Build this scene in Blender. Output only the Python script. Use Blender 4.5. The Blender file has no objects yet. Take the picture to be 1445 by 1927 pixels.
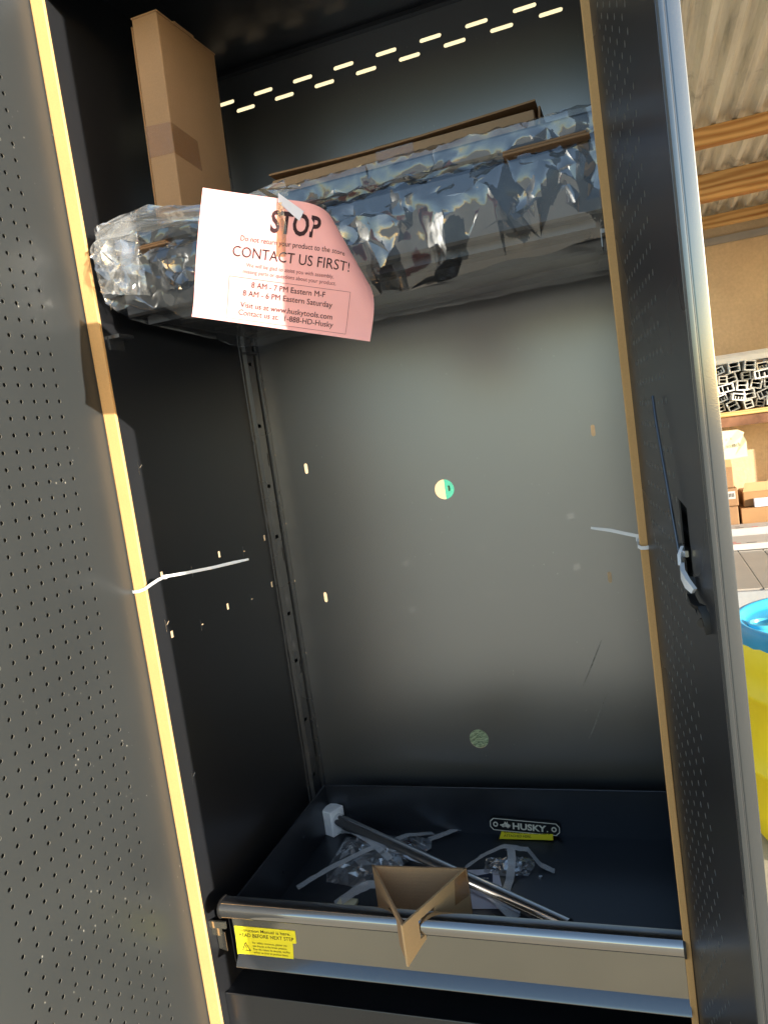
import bpy, math, random
import numpy as np
from mathutils import Matrix, Vector, noise
from mathutils.geometry import delaunay_2d_cdt
random.seed(7)
S = bpy.context.scene
COL = S.collection
R = math.radians

# ------------------------------------------------------------------ camera, world, sun, exposure
camd = bpy.data.cameras.new('camera'); cam = bpy.data.objects.new('camera', camd); COL.objects.link(cam)
S.camera = cam
Rw = Matrix(((0.9390192, -0.32862457, 0.10123653), (0.31406665, 0.93951603, 0.13664469), (-0.14001815, -0.09651697, 0.98543361)))
right, fwd, up = Rw.col[0], Rw.col[1], Rw.col[2]
M = Matrix.Identity(4)
for i in range(3):
    M[i][0], M[i][1], M[i][2] = right[i], up[i], -fwd[i]
M.translation = (0.8742, -1.1104, 1.162)
cam.matrix_world = M
camd.sensor_fit = 'VERTICAL'; camd.sensor_height = 36; camd.sensor_width = 27
camd.lens = 1418.2 / 1927 * 36
camd.clip_start = 0.02; camd.clip_end = 800

SUN_AZ, SUN_EL = R(28), R(9.5)            # azimuth from +X towards -Y
w = bpy.data.worlds.new('World'); S.world = w; w.use_nodes = True
nt = w.node_tree
sky = nt.nodes.new('ShaderNodeTexSky'); sky.sky_type = 'NISHITA'; sky.sun_disc = False
sky.sun_elevation = SUN_EL; sky.sun_rotation = R(90) + SUN_AZ
nt.links.new(sky.outputs[0], nt.nodes['Background'].inputs[0]); nt.nodes['Background'].inputs[1].default_value = 0.15
sund = bpy.data.lights.new('sun', 'SUN'); sun = bpy.data.objects.new('sun', sund); COL.objects.link(sun)
sund.energy = 4.6; sund.angle = R(0.5); sund.color = (1.0, 0.89, 0.72)
sdir = Vector((math.cos(SUN_EL) * math.cos(SUN_AZ), -math.cos(SUN_EL) * math.sin(SUN_AZ), math.sin(SUN_EL)))
sun.rotation_euler = sdir.to_track_quat('Z', 'Y').to_euler()
sun.location = (6, -5, 4)
S.view_settings.view_transform = 'Standard'; S.view_settings.look = 'None'
S.view_settings.gamma = 1; S.view_settings.exposure = 1.45
S.view_settings.use_curve_mapping = False

# ------------------------------------------------------------------ materials
MAT = {}
def newmat(name):
    m = bpy.data.materials.new(name); m.use_nodes = True
    m.node_tree.nodes.clear(); MAT[name] = m
    return m, m.node_tree
def N(t, typ, **kw):
    n = t.nodes.new(typ)
    for k, v in kw.items():
        if k.startswith('i_'):
            key = k[2:].replace('_', ' ')
            n.inputs[int(key) if key.isdigit() else key].default_value = v
        else: setattr(n, k, v)
    return n
def L(t, a, b): t.links.new(a, b)
def out(t, sh):
    o = N(t, 'ShaderNodeOutputMaterial'); L(t, sh, o.inputs[0])
def coords(t, scale=(1, 1, 1), kind='Object'):
    tc = N(t, 'ShaderNodeTexCoord'); mp = N(t, 'ShaderNodeMapping'); mp.inputs['Scale'].default_value = scale
    L(t, tc.outputs[kind], mp.inputs[0]); return mp.outputs[0]
def noisy(t, sc, detail=4, rough=.6, vec=None):
    n = N(t, 'ShaderNodeTexNoise'); n.inputs['Scale'].default_value = sc; n.inputs['Detail'].default_value = detail
    n.inputs['Roughness'].default_value = rough
    if vec is not None: L(t, vec, n.inputs['Vector'])
    return n.outputs['Fac']
def ramp(t, fac, stops):
    r = N(t, 'ShaderNodeValToRGB'); e = r.color_ramp.elements
    while len(e) < len(stops): e.new(.5)
    for i, (p, c) in enumerate(stops):
        e[i].position = p; e[i].color = tuple(c) + (1,) if len(c) == 3 else c
    L(t, fac, r.inputs[0]); return r.outputs[0]
def bump(t, h, strength=.3, dist=.002):
    b = N(t, 'ShaderNodeBump'); b.inputs['Strength'].default_value = strength; b.inputs['Distance'].default_value = dist
    L(t, h, b.inputs['Height']); return b.outputs[0]

def steel(name, diff, gloss, fac, rough, dust=False, streak=False, bmp=.05):
    m, t = newmat(name)
    v = coords(t)
    n = noisy(t, 3.0, 3, .5, v)
    d = N(t, 'ShaderNodeBsdfPrincipled'); d.inputs['Roughness'].default_value = .55
    d.inputs['Specular IOR Level'].default_value = .25
    g = N(t, 'ShaderNodeBsdfGlossy'); g.inputs['Color'].default_value = tuple(gloss) + (1,)
    rr = N(t, 'ShaderNodeMapRange'); rr.inputs[3].default_value = rough * .85; rr.inputs[4].default_value = rough * 1.15
    L(t, n, rr.inputs[0]); L(t, rr.outputs[0], g.inputs['Roughness'])
    fine = noisy(t, 900, 2, .6, v)
    nb = bump(t, fine, bmp, .0006)
    L(t, nb, g.inputs['Normal']); L(t, nb, d.inputs['Normal'])
    base = ramp(t, n, [(.3, [c * .9 for c in diff]), (.7, [c * 1.1 for c in diff])])
    if dust:
        vo = N(t, 'ShaderNodeTexVoronoi'); vo.inputs['Scale'].default_value = 60; vo.inputs['Randomness'].default_value = 1
        wv = coords(t, (1, 1, .7)); L(t, wv, vo.inputs['Vector'])
        gate = noisy(t, 9, 3, .6, v)
        r1 = ramp(t, vo.outputs['Distance'], [(.045, (1, 1, 1)), (.09, (0, 0, 0))])
        r2 = ramp(t, gate, [(.52, (0, 0, 0)), (.64, (.6, .6, .6))])
        mu = N(t, 'ShaderNodeMix', data_type='RGBA', blend_type='MULTIPLY'); mu.inputs[0].default_value = 1
        L(t, r1, mu.inputs[6]); L(t, r2, mu.inputs[7])
        mx = N(t, 'ShaderNodeMix', data_type='RGBA'); L(t, mu.outputs[2], mx.inputs[0]); L(t, base, mx.inputs[6])
        mx.inputs[7].default_value = (.4, .4, .38, 1); base = mx.outputs[2]
    L(t, base, d.inputs['Base Color'])
    mix = N(t, 'ShaderNodeMixShader'); mix.inputs[0].default_value = fac
    L(t, d.outputs[0], mix.inputs[1]); L(t, g.outputs[0], mix.inputs[2]); out(t, mix.outputs[0])
    return m
steel('black_steel', (.014, .015, .018), (.86, .90, .98), .20, .27)
steel('black_steel_satin', (.014, .015, .017), (.88, .93, 1.0), .34, .32, dust=True, bmp=.12)
steel('black_steel_shaded', (.008, .009, .012), (.78, .86, 1.0), .085, .30)  # darker, duller copy of the same steel, standing in for interior shade
steel('hole_rim', (.22, .22, .21), (.9, .9, .9), .3, .3)
steel('black_steel_dusty', (.021, .025, .0285), (.82, .90, 1.0), .06, .30, dust=True, bmp=.015)
steel('black_gloss', (.012, .013, .015), (.80, .90, 1.0), .21, .12)
steel('drawer_steel', (.007, .008, .011), (.80, .88, 1.0), .09, .30)
steel('front_film_steel', (.05, .05, .04), (.95, .93, .86), .33, .10)
steel('lip_steel', (.02, .02, .022), (.82, .90, 1.0), .17, .12)
steel('rail_steel', (.012, .012, .013), (.92, .93, .95), .46, .06)
steel('chrome', (.2, .2, .2), (.92, .93, .95), .8, .10)
steel('dark_plastic', (.008, .008, .009), (.8, .8, .8), .05, .4)

def card(name, c, fleck=.12, spec=.2, lines=True):
    m, t = newmat(name); v = coords(t)
    n1 = noisy(t, 420, 3, .7, v); n2 = noisy(t, 9, 3, .5, v)
    mx = N(t, 'ShaderNodeMix', data_type='RGBA', blend_type='MIX'); mx.inputs[0].default_value = .5
    a = ramp(t, n1, [(.3, [x * (1 - fleck) for x in c]), (.7, [x * (1 + fleck) for x in c])])
    b = ramp(t, n2, [(.3, [x * .9 for x in c]), (.7, [x * 1.08 for x in c])])
    L(t, a, mx.inputs[6]); L(t, b, mx.inputs[7])
    p = N(t, 'ShaderNodeBsdfPrincipled'); p.inputs['Roughness'].default_value = .75; p.inputs['Specular IOR Level'].default_value = spec
    L(t, mx.outputs[2], p.inputs['Base Color'])
    wv = N(t, 'ShaderNodeTexWave'); wv.inputs['Scale'].default_value = 45; wv.inputs['Distortion'].default_value = .6
    wv.bands_direction = 'Z'; L(t, v, wv.inputs['Vector'])
    ad = N(t, 'ShaderNodeMath', operation='ADD'); L(t, n1, ad.inputs[0]); L(t, wv.outputs['Fac'], ad.inputs[1])
    L(t, bump(t, ad.outputs[0] if lines else n1, .12, .0008), p.inputs['Normal'])
    out(t, p.outputs[0]); return m
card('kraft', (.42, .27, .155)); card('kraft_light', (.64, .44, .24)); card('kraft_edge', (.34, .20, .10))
card('kraft_strip', (.64, .385, .165), .10, lines=False); card('kraft_dark', (.30, .18, .10))

def plain(name, c, rough=.5, spec=.5, var=.08, sc=20, bmp=.1, bsc=200, trans=0., bd=.001, metal=0):
    m, t = newmat(name); v = coords(t)
    n = noisy(t, sc, 4, .6, v)
    p = N(t, 'ShaderNodeBsdfPrincipled'); p.inputs['Roughness'].default_value = rough; p.inputs['Specular IOR Level'].default_value = spec
    p.inputs['Metallic'].default_value = metal
    L(t, ramp(t, n, [(.3, [x * (1 - var) for x in c]), (.7, [min(1, x * (1 + var)) for x in c])]), p.inputs['Base Color'])
    L(t, bump(t, noisy(t, bsc, 3, .6, v), bmp, bd), p.inputs['Normal'])
    if trans:
        tr = N(t, 'ShaderNodeBsdfTranslucent'); tr.inputs[0].default_value = tuple(c) + (1,)
        mx = N(t, 'ShaderNodeMixShader'); mx.inputs[0].default_value = trans
        L(t, p.outputs[0], mx.inputs[1]); L(t, tr.outputs[0], mx.inputs[2]); out(t, mx.outputs[0])
    else: out(t, p.outputs[0])
    return m
plain('pink_paper', (.96, .49, .50), .6, .3, .015, 30, .03, 300, trans=.08)
plain('ink', (.045, .02, .025), .7, .2, .02)
plain('ink_red', (.5, .05, .04), .7, .2, .02)
plain('ink_grey', (.28, .12, .13), .7, .2, .02)
plain('yellow_label', (.92, .83, .03), .4, .4, .02)
plain('white_nylon', (.80, .83, .88), .35, .5, .02)
plain('foam', (.93, .95, 1.0), .9, .1, .06, 120, .5, 260)
plain('plate_black', (.006, .006, .007), .3, .6, .02)
plain('plate_silver', (.88, .87, .74), .35, .6, .03, 30, metal=.1)
plain('leaflet_white', (.75, .76, .88), .6, .3, .03)
plain('leaflet_dark', (.02, .03, .07), .5, .3, .03)
plain('vinyl_white', (.90, .90, .89), .4, .4, .06, 8)
plain('vinyl_grey', (.48, .46, .42), .6, .3, .2, 12)
plain('rust_beam', (.20, .10, .06), .8, .2, .5, 9, .6, 60)
plain('cream_paper', (.78, .72, .50), .8, .1, .05)
plain('cream_wall', (.44, .41, .29), .8, .2, .05, 5)
plain('blue_plastic', (.03, .33, .62), .38, .45, .12, 10, .15, 40)
plain('blue_plastic_light', (.08, .48, .72), .35, .45, .08, 10)
plain('yellow_paint', (.98, .74, .01), .45, .4, .07, 6, .3, 25)
plain('plank_grey', (.36, .335, .31), .6, .3, .07, 6, .25, 90)
plain('steel_grey', (.30, .33, .38), .5, .5, .1)
plain('white_print', (.50, .49, .49), .6, .3, .04)
plain('print_red', (.6, .05, .04), .6, .3, .02)
plain('print_black', (.03, .03, .035), .6, .3, .02)
plain('teal_plastic', (.06, .34, .25), .5, .4, .06)
plain('green_weave', (.30, .40, .28), .9, .1, .25, 60)
plain('green_weave_dark', (.10, .15, .10), .9, .1, .25, 60)
plain('ground_concrete', (.46, .41, .32), .9, .15, .12, 2.2, .4, 40, bd=.004)
plain('pallet_wood', (.36, .25, .14), .8, .2, .2, 12)

def wood(name, a, b, scale=(3, 3, 40)):
    m, t = newmat(name); v = coords(t, scale)
    n = noisy(t, 1.3, 3, .5, v)
    wv = N(t, 'ShaderNodeTexWave'); wv.wave_type = 'BANDS'; wv.bands_direction = 'Z'
    wv.inputs['Scale'].default_value = .9; wv.inputs['Distortion'].default_value = 7; wv.inputs['Detail'].default_value = 3
    wv.inputs['Detail Scale'].default_value = 1.2
    L(t, v, wv.inputs['Vector'])
    ad = N(t, 'ShaderNodeMath', operation='MULTIPLY'); L(t, wv.outputs['Fac'], ad.inputs[0]); L(t, n, ad.inputs[1])
    p = N(t, 'ShaderNodeBsdfPrincipled'); p.inputs['Roughness'].default_value = .65; p.inputs['Specular IOR Level'].default_value = .25
    L(t, ramp(t, ad.outputs[0], [(.05, a), (.3, [(x + y) / 2 for x, y in zip(a, b)]), (.6, b)]), p.inputs['Base Color'])
    L(t, bump(t, wv.outputs['Fac'], .2, .002), p.inputs['Normal']); out(t, p.outputs[0]); return m
wood('purlin_wood', (.72, .43, .17), (.40, .17, .05), (1.6, 7, 13))
wood('board_wood', (.70, .47, .20), (.48, .27, .09), (3, 3, 30))

def tin():
    m, t = newmat('roof_tin'); v = coords(t, (1, 1, 1))
    st = coords(t, (14, .9, 3))
    n = noisy(t, 1.6, 5, .65, st); n2 = noisy(t, 5, 5, .7, v)
    c1 = ramp(t, n, [(.28, (.25, .245, .23)), (.42, (.60, .57, .50)), (.62, (.80, .77, .68)), (.8, (.64, .57, .46))])
    c2 = ramp(t, n2, [(.30, (.55, .55, .54)), (.42, (1, 1, 1)), (.75, (1, .96, .88))])
    mx = N(t, 'ShaderNodeMix', data_type='RGBA', blend_type='MULTIPLY'); mx.inputs[0].default_value = .9
    L(t, c1, mx.inputs[6]); L(t, c2, mx.inputs[7])
    p = N(t, 'ShaderNodeBsdfPrincipled'); p.inputs['Roughness'].default_value = .55; p.inputs['Metallic'].default_value = .15
    L(t, mx.outputs[2], p.inputs['Base Color']); out(t, p.outputs[0])
tin()
def stucco():
    m, t = newmat('stucco'); v = coords(t)
    n1 = noisy(t, 1.5, 5, .6, v); n2 = noisy(t, 60, 4, .7, v)
    a = ramp(t, n1, [(.3, (.60, .44, .28)), (.55, (.72, .55, .36)), (.75, (.77, .60, .42))])
    b = ramp(t, n2, [(.3, (.82, .82, .82)), (.7, (1, 1, 1))])
    mx = N(t, 'ShaderNodeMix', data_type='RGBA', blend_type='MULTIPLY'); mx.inputs[0].default_value = .8
    L(t, a, mx.inputs[6]); L(t, b, mx.inputs[7])
    p = N(t, 'ShaderNodeBsdfPrincipled'); p.inputs['Roughness'].default_value = .95; p.inputs['Specular IOR Level'].default_value = .1
    L(t, mx.outputs[2], p.inputs['Base Color']); L(t, bump(t, n2, .5, .004), p.inputs['Normal']); out(t, p.outputs[0])
stucco()

def film(name, fac, rough, tint=(1, 1, 1), milky=.05, bmp=.25, bsc=60, ribs=False):
    m, t = newmat(name); v = coords(t)
    n = noisy(t, bsc, 3, .55, v); n2 = noisy(t, bsc * .2, 2, .5, v)
    ad = N(t, 'ShaderNodeMath', operation='ADD'); L(t, n, ad.inputs[0]); L(t, n2, ad.inputs[1])
    h = ad.outputs[0]
    nb = bump(t, h, bmp, .004)
    tr = N(t, 'ShaderNodeBsdfTransparent'); tr.inputs[0].default_value = tuple(.94 * c for c in tint) + (1,)
    g = N(t, 'ShaderNodeBsdfGlossy'); g.inputs['Roughness'].default_value = rough; g.inputs[0].default_value = (.95, .96, .98, 1)
    L(t, nb, g.inputs['Normal'])
    lw = N(t, 'ShaderNodeLayerWeight'); lw.inputs[0].default_value = .35; L(t, nb, lw.inputs['Normal'])
    mr = N(t, 'ShaderNodeMapRange'); mr.inputs[3].default_value = fac; mr.inputs[4].default_value = min(1, fac + .32)
    L(t, lw.outputs['Facing'], mr.inputs[0])
    m1 = N(t, 'ShaderNodeMixShader'); L(t, mr.outputs[0], m1.inputs[0]); L(t, tr.outputs[0], m1.inputs[1]); L(t, g.outputs[0], m1.inputs[2])
    d = N(t, 'ShaderNodeBsdfDiffuse'); d.inputs[0].default_value = (.85, .88, .92, 1)
    m2 = N(t, 'ShaderNodeMixShader'); L(t, m1.outputs[0], m2.inputs[1]); L(t, d.outputs[0], m2.inputs[2])
    if ribs:
        wv = N(t, 'ShaderNodeTexWave'); wv.inputs['Scale'].default_value = 60; wv.inputs['Distortion'].default_value = 1.5
        uv = N(t, 'ShaderNodeTexCoord'); L(t, uv.outputs['UV'], wv.inputs['Vector'])
        r = N(t, 'ShaderNodeMapRange'); r.inputs[3].default_value = milky * .5; r.inputs[4].default_value = milky * 1.5
        L(t, wv.outputs['Fac'], r.inputs[0]); L(t, r.outputs[0], m2.inputs[0])
    else: m2.inputs[0].default_value = milky
    out(t, m2.outputs[0]); return m
film('shrink_film', .135, .035, milky=.012, bmp=.18, bsc=45)
film('film_milky', .34, .06, milky=.13, bmp=.35)
film('bag_film', .34, .05, milky=.10, bsc=120)
film('tape_clear', .07, .15, (.93, .80, .62), milky=.03, bmp=.3, bsc=140)
plain('painted_reflection', (.30, .30, .28), .8, .1, .3, 200)
film('tape_milky', .18, .2, milky=.48, ribs=True)

# ------------------------------------------------------------------ mesh helpers
class MB:
    def __init__(s): s.v = []; s.f = []; s.m = []; s.cur = 0; s.uv = None
    def face(s, pts):
        b = len(s.v); s.v += [tuple(p) for p in pts]; s.f.append(tuple(range(b, b + len(pts)))); s.m.append(s.cur)
    def mesh(s, verts, faces):
        b = len(s.v); s.v += [tuple(p) for p in verts]
        for f in faces: s.f.append(tuple(b + i for i in f)); s.m.append(s.cur)
    def hexa(s, c):                      # 8 corners: bottom 4 ccw, top 4 ccw
        s.mesh(c, [(0, 3, 2, 1), (4, 5, 6, 7), (0, 1, 5, 4), (1, 2, 6, 5), (2, 3, 7, 6), (3, 0, 4, 7)])
    def box(s, x0, x1, y0, y1, z0, z1):
        s.hexa([(x0, y0, z0), (x1, y0, z0), (x1, y1, z0), (x0, y1, z0), (x0, y0, z1), (x1, y0, z1), (x1, y1, z1), (x0, y1, z1)])
    def bevbox(s, x0, x1, y0, y1, z0, z1, b):
        # box with chamfered edges
        vs = []; xs = (x0, x1); ys = (y0, y1); zs = (z0, z1); idx = {}
        for i in (0, 1):
            for j in (0, 1):
                for k in (0, 1):
                    sx, sy, sz = (1 - 2 * i) * b, (1 - 2 * j) * b, (1 - 2 * k) * b
                    X, Y, Z = xs[i], ys[j], zs[k]
                    for a, p in enumerate(((X, Y + sy, Z + sz), (X + sx, Y, Z + sz), (X + sx, Y + sy, Z))):
                        idx[i, j, k, a] = len(vs); vs.append(p)
        I = idx; F = []
        for i in (0, 1): F.append([I[i, 0, 0, 0], I[i, 1, 0, 0], I[i, 1, 1, 0], I[i, 0, 1, 0]])
        for j in (0, 1): F.append([I[0, j, 0, 1], I[1, j, 0, 1], I[1, j, 1, 1], I[0, j, 1, 1]])
        for k in (0, 1): F.append([I[0, 0, k, 2], I[1, 0, k, 2], I[1, 1, k, 2], I[0, 1, k, 2]])
        for i in (0, 1):
            for j in (0, 1): F.append([I[i, j, 0, 0], I[i, j, 1, 0], I[i, j, 1, 1], I[i, j, 0, 1]])
        for i in (0, 1):
            for k in (0, 1): F.append([I[i, 0, k, 0], I[i, 1, k, 0], I[i, 1, k, 2], I[i, 0, k, 2]])
        for j in (0, 1):
            for k in (0, 1): F.append([I[0, j, k, 1], I[1, j, k, 1], I[1, j, k, 2], I[0, j, k, 2]])
        for i in (0, 1):
            for j in (0, 1):
                for k in (0, 1): F.append([I[i, j, k, 0], I[i, j, k, 1], I[i, j, k, 2]])
        c = Vector(((x0 + x1) / 2, (y0 + y1) / 2, (z0 + z1) / 2)); G = []
        for f in F:
            P = [Vector(vs[q]) for q in f]; n = (P[1] - P[0]).cross(P[2] - P[0])
            if n.dot(sum(P, Vector()) / len(P) - c) < 0: f = f[::-1]
            G.append(tuple(f))
        s.mesh(vs, G)
    def tube(s, pts, r, n=10, caps=True):
        pts = [Vector(p) for p in pts]; rings = []
        rr = r if isinstance(r, (list, tuple)) else [r] * len(pts)
        for i, p in enumerate(pts):
            d = (pts[min(i + 1, len(pts) - 1)] - pts[max(i - 1, 0)]).normalized()
            a = d.orthogonal().normalized() if i == 0 else (a - d * a.dot(d)).normalized()
            b = d.cross(a)
            rings.append([p + (a * math.cos(2 * math.pi * k / n) + b * math.sin(2 * math.pi * k / n)) * rr[i] for k in range(n)])
        vs = [q for rg in rings for q in rg]; F = []
        for i in range(len(pts) - 1):
            for k in range(n): F.append((i * n + k, i * n + (k + 1) % n, (i + 1) * n + (k + 1) % n, (i + 1) * n + k))
        if caps: F += [tuple(range(n))[::-1], tuple(range((len(pts) - 1) * n, len(pts) * n))]
        s.mesh(vs, F)
    def ribbon(s, pts, wdir, w, th):      # flat strap along pts
        pts = [Vector(p) for p in pts]; W = [Vector(wdir)] * len(pts) if not isinstance(wdir, list) else [Vector(q) for q in wdir]
        vs = []; F = []
        for i, p in enumerate(pts):
            d = (pts[min(i + 1, len(pts) - 1)] - pts[max(i - 1, 0)]).normalized()
            wv = (W[i] - d * W[i].dot(d)).normalized(); nn = d.cross(wv)
            ww = w[i] if isinstance(w, list) else w
            vs += [p + wv * ww / 2 + nn * th / 2, p - wv * ww / 2 + nn * th / 2, p - wv * ww / 2 - nn * th / 2, p + wv * ww / 2 - nn * th / 2]
        n = len(pts)
        for i in range(n - 1):
            for k in range(4): F.append((i * 4 + k, (i + 1) * 4 + k, (i + 1) * 4 + (k + 1) % 4, i * 4 + (k + 1) % 4))
        F += [(0, 1, 2, 3), ((n - 1) * 4 + 3, (n - 1) * 4 + 2, (n - 1) * 4 + 1, (n - 1) * 4)]
        s.mesh(vs, F)
    def prism(s, poly, y0, y1, fn):       # polygon (a,b) extruded from y0 to y1, fn(a,b,c) -> point
        n = len(poly); vs = [fn(a, b, y0) for a, b in poly] + [fn(a, b, y1) for a, b in poly]
        F = [tuple(range(n))[::-1], tuple(range(n, 2 * n))] + [(i, (i + 1) % n, n + (i + 1) % n, n + i) for i in range(n)]
        s.mesh(vs, F)
    def plate(s, outer, holes, fn, th, back=True, rim=None):
        """flat plate outer=(u0,u1,v0,v1) with polygon holes, thickness th along w"""
        u0, u1, v0, v1 = outer
        V = [Vector((u0, v0)), Vector((u1, v0)), Vector((u1, v1)), Vector((u0, v1))]; E_ = [(0, 1), (1, 2), (2, 3), (3, 0)]
        for h in holes:
            b = len(V); V += [Vector(p) for p in h]; E_ += [(b + i, b + (i + 1) % len(h)) for i in range(len(h))]
        vs, es, fs, *_ = delaunay_2d_cdt(V, E_, [], 0, 1e-7)
        bb = [(min(p[0] for p in h), max(p[0] for p in h), min(p[1] for p in h), max(p[1] for p in h)) for h in holes]
        cell = {}
        cs = .05
        for i, q in enumerate(bb):
            for a in range(int(math.floor(q[0] / cs)), int(math.floor(q[1] / cs)) + 1):
                for c in range(int(math.floor(q[2] / cs)), int(math.floor(q[3] / cs)) + 1): cell.setdefault((a, c), []).append(i)
        def inhole(x, y):
            for i in cell.get((int(math.floor(x / cs)), int(math.floor(y / cs))), ()):
                q = bb[i]
                if q[0] < x < q[1] and q[2] < y < q[3]:
                    h = holes[i]; c = False; j = len(h) - 1
                    for k in range(len(h)):
                        if (h[k][1] > y) != (h[j][1] > y) and x < (h[j][0] - h[k][0]) * (y - h[k][1]) / (h[j][1] - h[k][1]) + h[k][0]: c = not c
                        j = k
                    if c: return True
            return False
        keep = []
        for f in fs:
            x = sum(vs[i][0] for i in f) / len(f); y = sum(vs[i][1] for i in f) / len(f)
            if not inhole(x, y): keep.append(tuple(f))
        s.mesh([fn(p[0], p[1], 0) for p in vs], keep)
        if back: s.mesh([fn(p[0], p[1], th) for p in vs], [f[::-1] for f in keep])
        for h in list(holes) + [[(u0, v0), (u0, v1), (u1, v1), (u1, v0)]]:
            n = len(h)
            s.cur = rim if (rim is not None and n > 4) else 0
            s.mesh([fn(a, b, 0) for a, b in h] + [fn(a, b, th) for a, b in h], [(i, (i + 1) % n, n + (i + 1) % n, n + i) for i in range(n)])
        s.cur = 0
    def build(s, name, mats, parent=None, smooth=False, angle=None, origin=None):
        me = bpy.data.meshes.new(name)
        o = Vector(origin) if origin is not None else Vector((0, 0, 0))
        me.from_pydata([tuple(Vector(v) - o) for v in s.v], [], s.f)
        for mm in (mats if isinstance(mats, (list, tuple)) else [mats]): me.materials.append(MAT[mm])
        if len(me.materials) > 1: me.polygons.foreach_set('material_index', s.m)
        if smooth: me.polygons.foreach_set('use_smooth', [True] * len(me.polygons))
        if s.uv is not None:
            ul = me.uv_layers.new()
            for lp in me.loops: ul.data[lp.index].uv = s.uv[lp.vertex_index]
        me.update()
        if angle is not None:
            me.polygons.foreach_set('use_smooth', [True] * len(me.polygons))
            try: me.set_sharp_from_angle(angle=R(angle))
            except Exception: pass
        ob = bpy.data.objects.new(name, me); COL.objects.link(ob); ob.location = o
        if parent is not None:
            ob.parent = parent; ob.matrix_parent_inverse = world_of(parent).inverted()
        return ob
def world_of(o):
    m = Matrix.Translation(o.location) if o.rotation_euler[:] == (0, 0, 0) else Matrix.LocRotScale(o.location, o.rotation_euler, o.scale)
    return m if o.parent is None else world_of(o.parent) @ o.matrix_parent_inverse @ m
def tag(o, label, cat, group=None):
    o['label'] = label; o['category'] = cat
    if group: o['group'] = group
    return o
def thing(name, label, cat, loc, group=None):
    o = bpy.data.objects.new(name, None); COL.objects.link(o); o.location = loc; o.empty_display_size = .05
    return tag(o, label, cat, group)
def struct(o): o['kind'] = 'structure'; return o
def stuff(o): o['kind'] = 'stuff'; return o
def ngon(cx, cy, rx, ry, n=12, a0=0): return [(cx + rx * math.cos(a0 + 2 * math.pi * k / n), cy + ry * math.sin(a0 + 2 * math.pi * k / n)) for k in range(n)]
def slot(cx, cy, hx, hy, n=5):           # stadium
    P = []
    if hx >= hy:
        for k in range(n + 1): a = -math.pi / 2 + math.pi * k / n; P.append((cx + hx - hy + hy * math.cos(a), cy + hy * math.sin(a)))
        for k in range(n + 1): a = math.pi / 2 + math.pi * k / n; P.append((cx - hx + hy + hy * math.cos(a), cy + hy * math.sin(a)))
    else:
        for k in range(n + 1): a = math.pi * k / n; P.append((cx + hx * math.cos(a), cy + hy - hx + hx * math.sin(a)))
        for k in range(n + 1): a = math.pi + math.pi * k / n; P.append((cx + hx * math.cos(a), cy - hy + hx + hx * math.sin(a)))
    return P
def rect(cx, cy, hx, hy): return [(cx - hx, cy - hy), (cx + hx, cy - hy), (cx + hx, cy + hy), (cx - hx, cy + hy)]

_tc = {}
def text2d(body, size=1., bold=0., align='LEFT'):
    k = (body, bold, align)
    if k not in _tc:
        cu = bpy.data.curves.new('lettering', 'FONT'); cu.body = body; cu.size = 1; cu.align_x = align; cu.offset = bold; cu.resolution_u = 3
        ob = bpy.data.objects.new('lettering', cu); COL.objects.link(ob)
        dg = bpy.context.evaluated_depsgraph_get(); me = bpy.data.meshes.new_from_object(ob.evaluated_get(dg))
        _tc[k] = ([(v.co.x, v.co.y) for v in me.vertices], [tuple(p.vertices) for p in me.polygons])
        bpy.data.objects.remove(ob); bpy.data.meshes.remove(me); bpy.data.curves.remove(cu)
    v, f = _tc[k]
    return [(a * size, b * size) for a, b in v], f
def put_text(mb, body, x, y, fn, size=None, width=None, bold=0., align='LEFT', lift=.0004):
    v, f = text2d(body, 1, bold, align)
    if width is not None:
        wd = max(p[0] for p in v) - min(p[0] for p in v); sx = width / wd; sy = size if size else sx
    else: sx = sy = size
    mb.mesh([fn(x + a * sx, y + b * sy, lift) for a, b in v], f)

# ------------------------------------------------------------------ GROUND
g = MB(); GZ = -0.15
g.mesh([(-150, -150, GZ), (150, -150, GZ), (150, 150, GZ), (-150, 150, GZ)], [(0, 1, 2, 3)])
struct(g.build('ground', 'ground_concrete'))

# ------------------------------------------------------------------ CABINET
XL, XR, YB, ZT = .025, .875, .538, 2.035
cab = thing('tool_cabinet', 'tall black steel tool cabinet with both pegboard doors swung open', 'cabinet', (.45, .27, GZ + .11))
def P_back(u, v, w): return (u, YB + w, v)
holes = [ngon(.448, 1.029, .0225, .0225, 28), ngon(.451, .4405, .0225, .0225, 28)]
for x in (.118, .783):
    for z in (1.1165, .801): holes.append(slot(x, z, .0043, .0125))
for i in range(9): holes.append(slot(.7438 + .0985 - .0985 * i if i else .8423, 1.9743, .0235, .0042))
for i in range(9): holes.append(slot(.7438 + .0492 - .0985 * i, 1.9505, .0235, .0042))
for z in (1.317, 1.158, .990, .847, .664, .475): holes.append(ngon(.043, z, .0013, .0013, 8))
mb = MB(); mb.plate((XL - .02, XR + .02, .10, ZT + .02), holes, P_back, .0012)
mb.build('back_panel', 'black_steel_satin', cab)
for (xa, za, xb, zb) in ((.7507, .6631, .7012, .5626), (.7489, .5432, .7002, .4399)):  # two pale reflection streaks painted on as thin ribbons
    m = MB(); m.ribbon([(xa, YB - .0006, za), ((xa + xb) / 2 + .001, YB - .0006, (za + zb) / 2), (xb, YB - .0006, zb)], (1, 0, 0), [.0008, .0026, .0008], .0004); m.build('reflection_streak', 'painted_reflection', cab)
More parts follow.
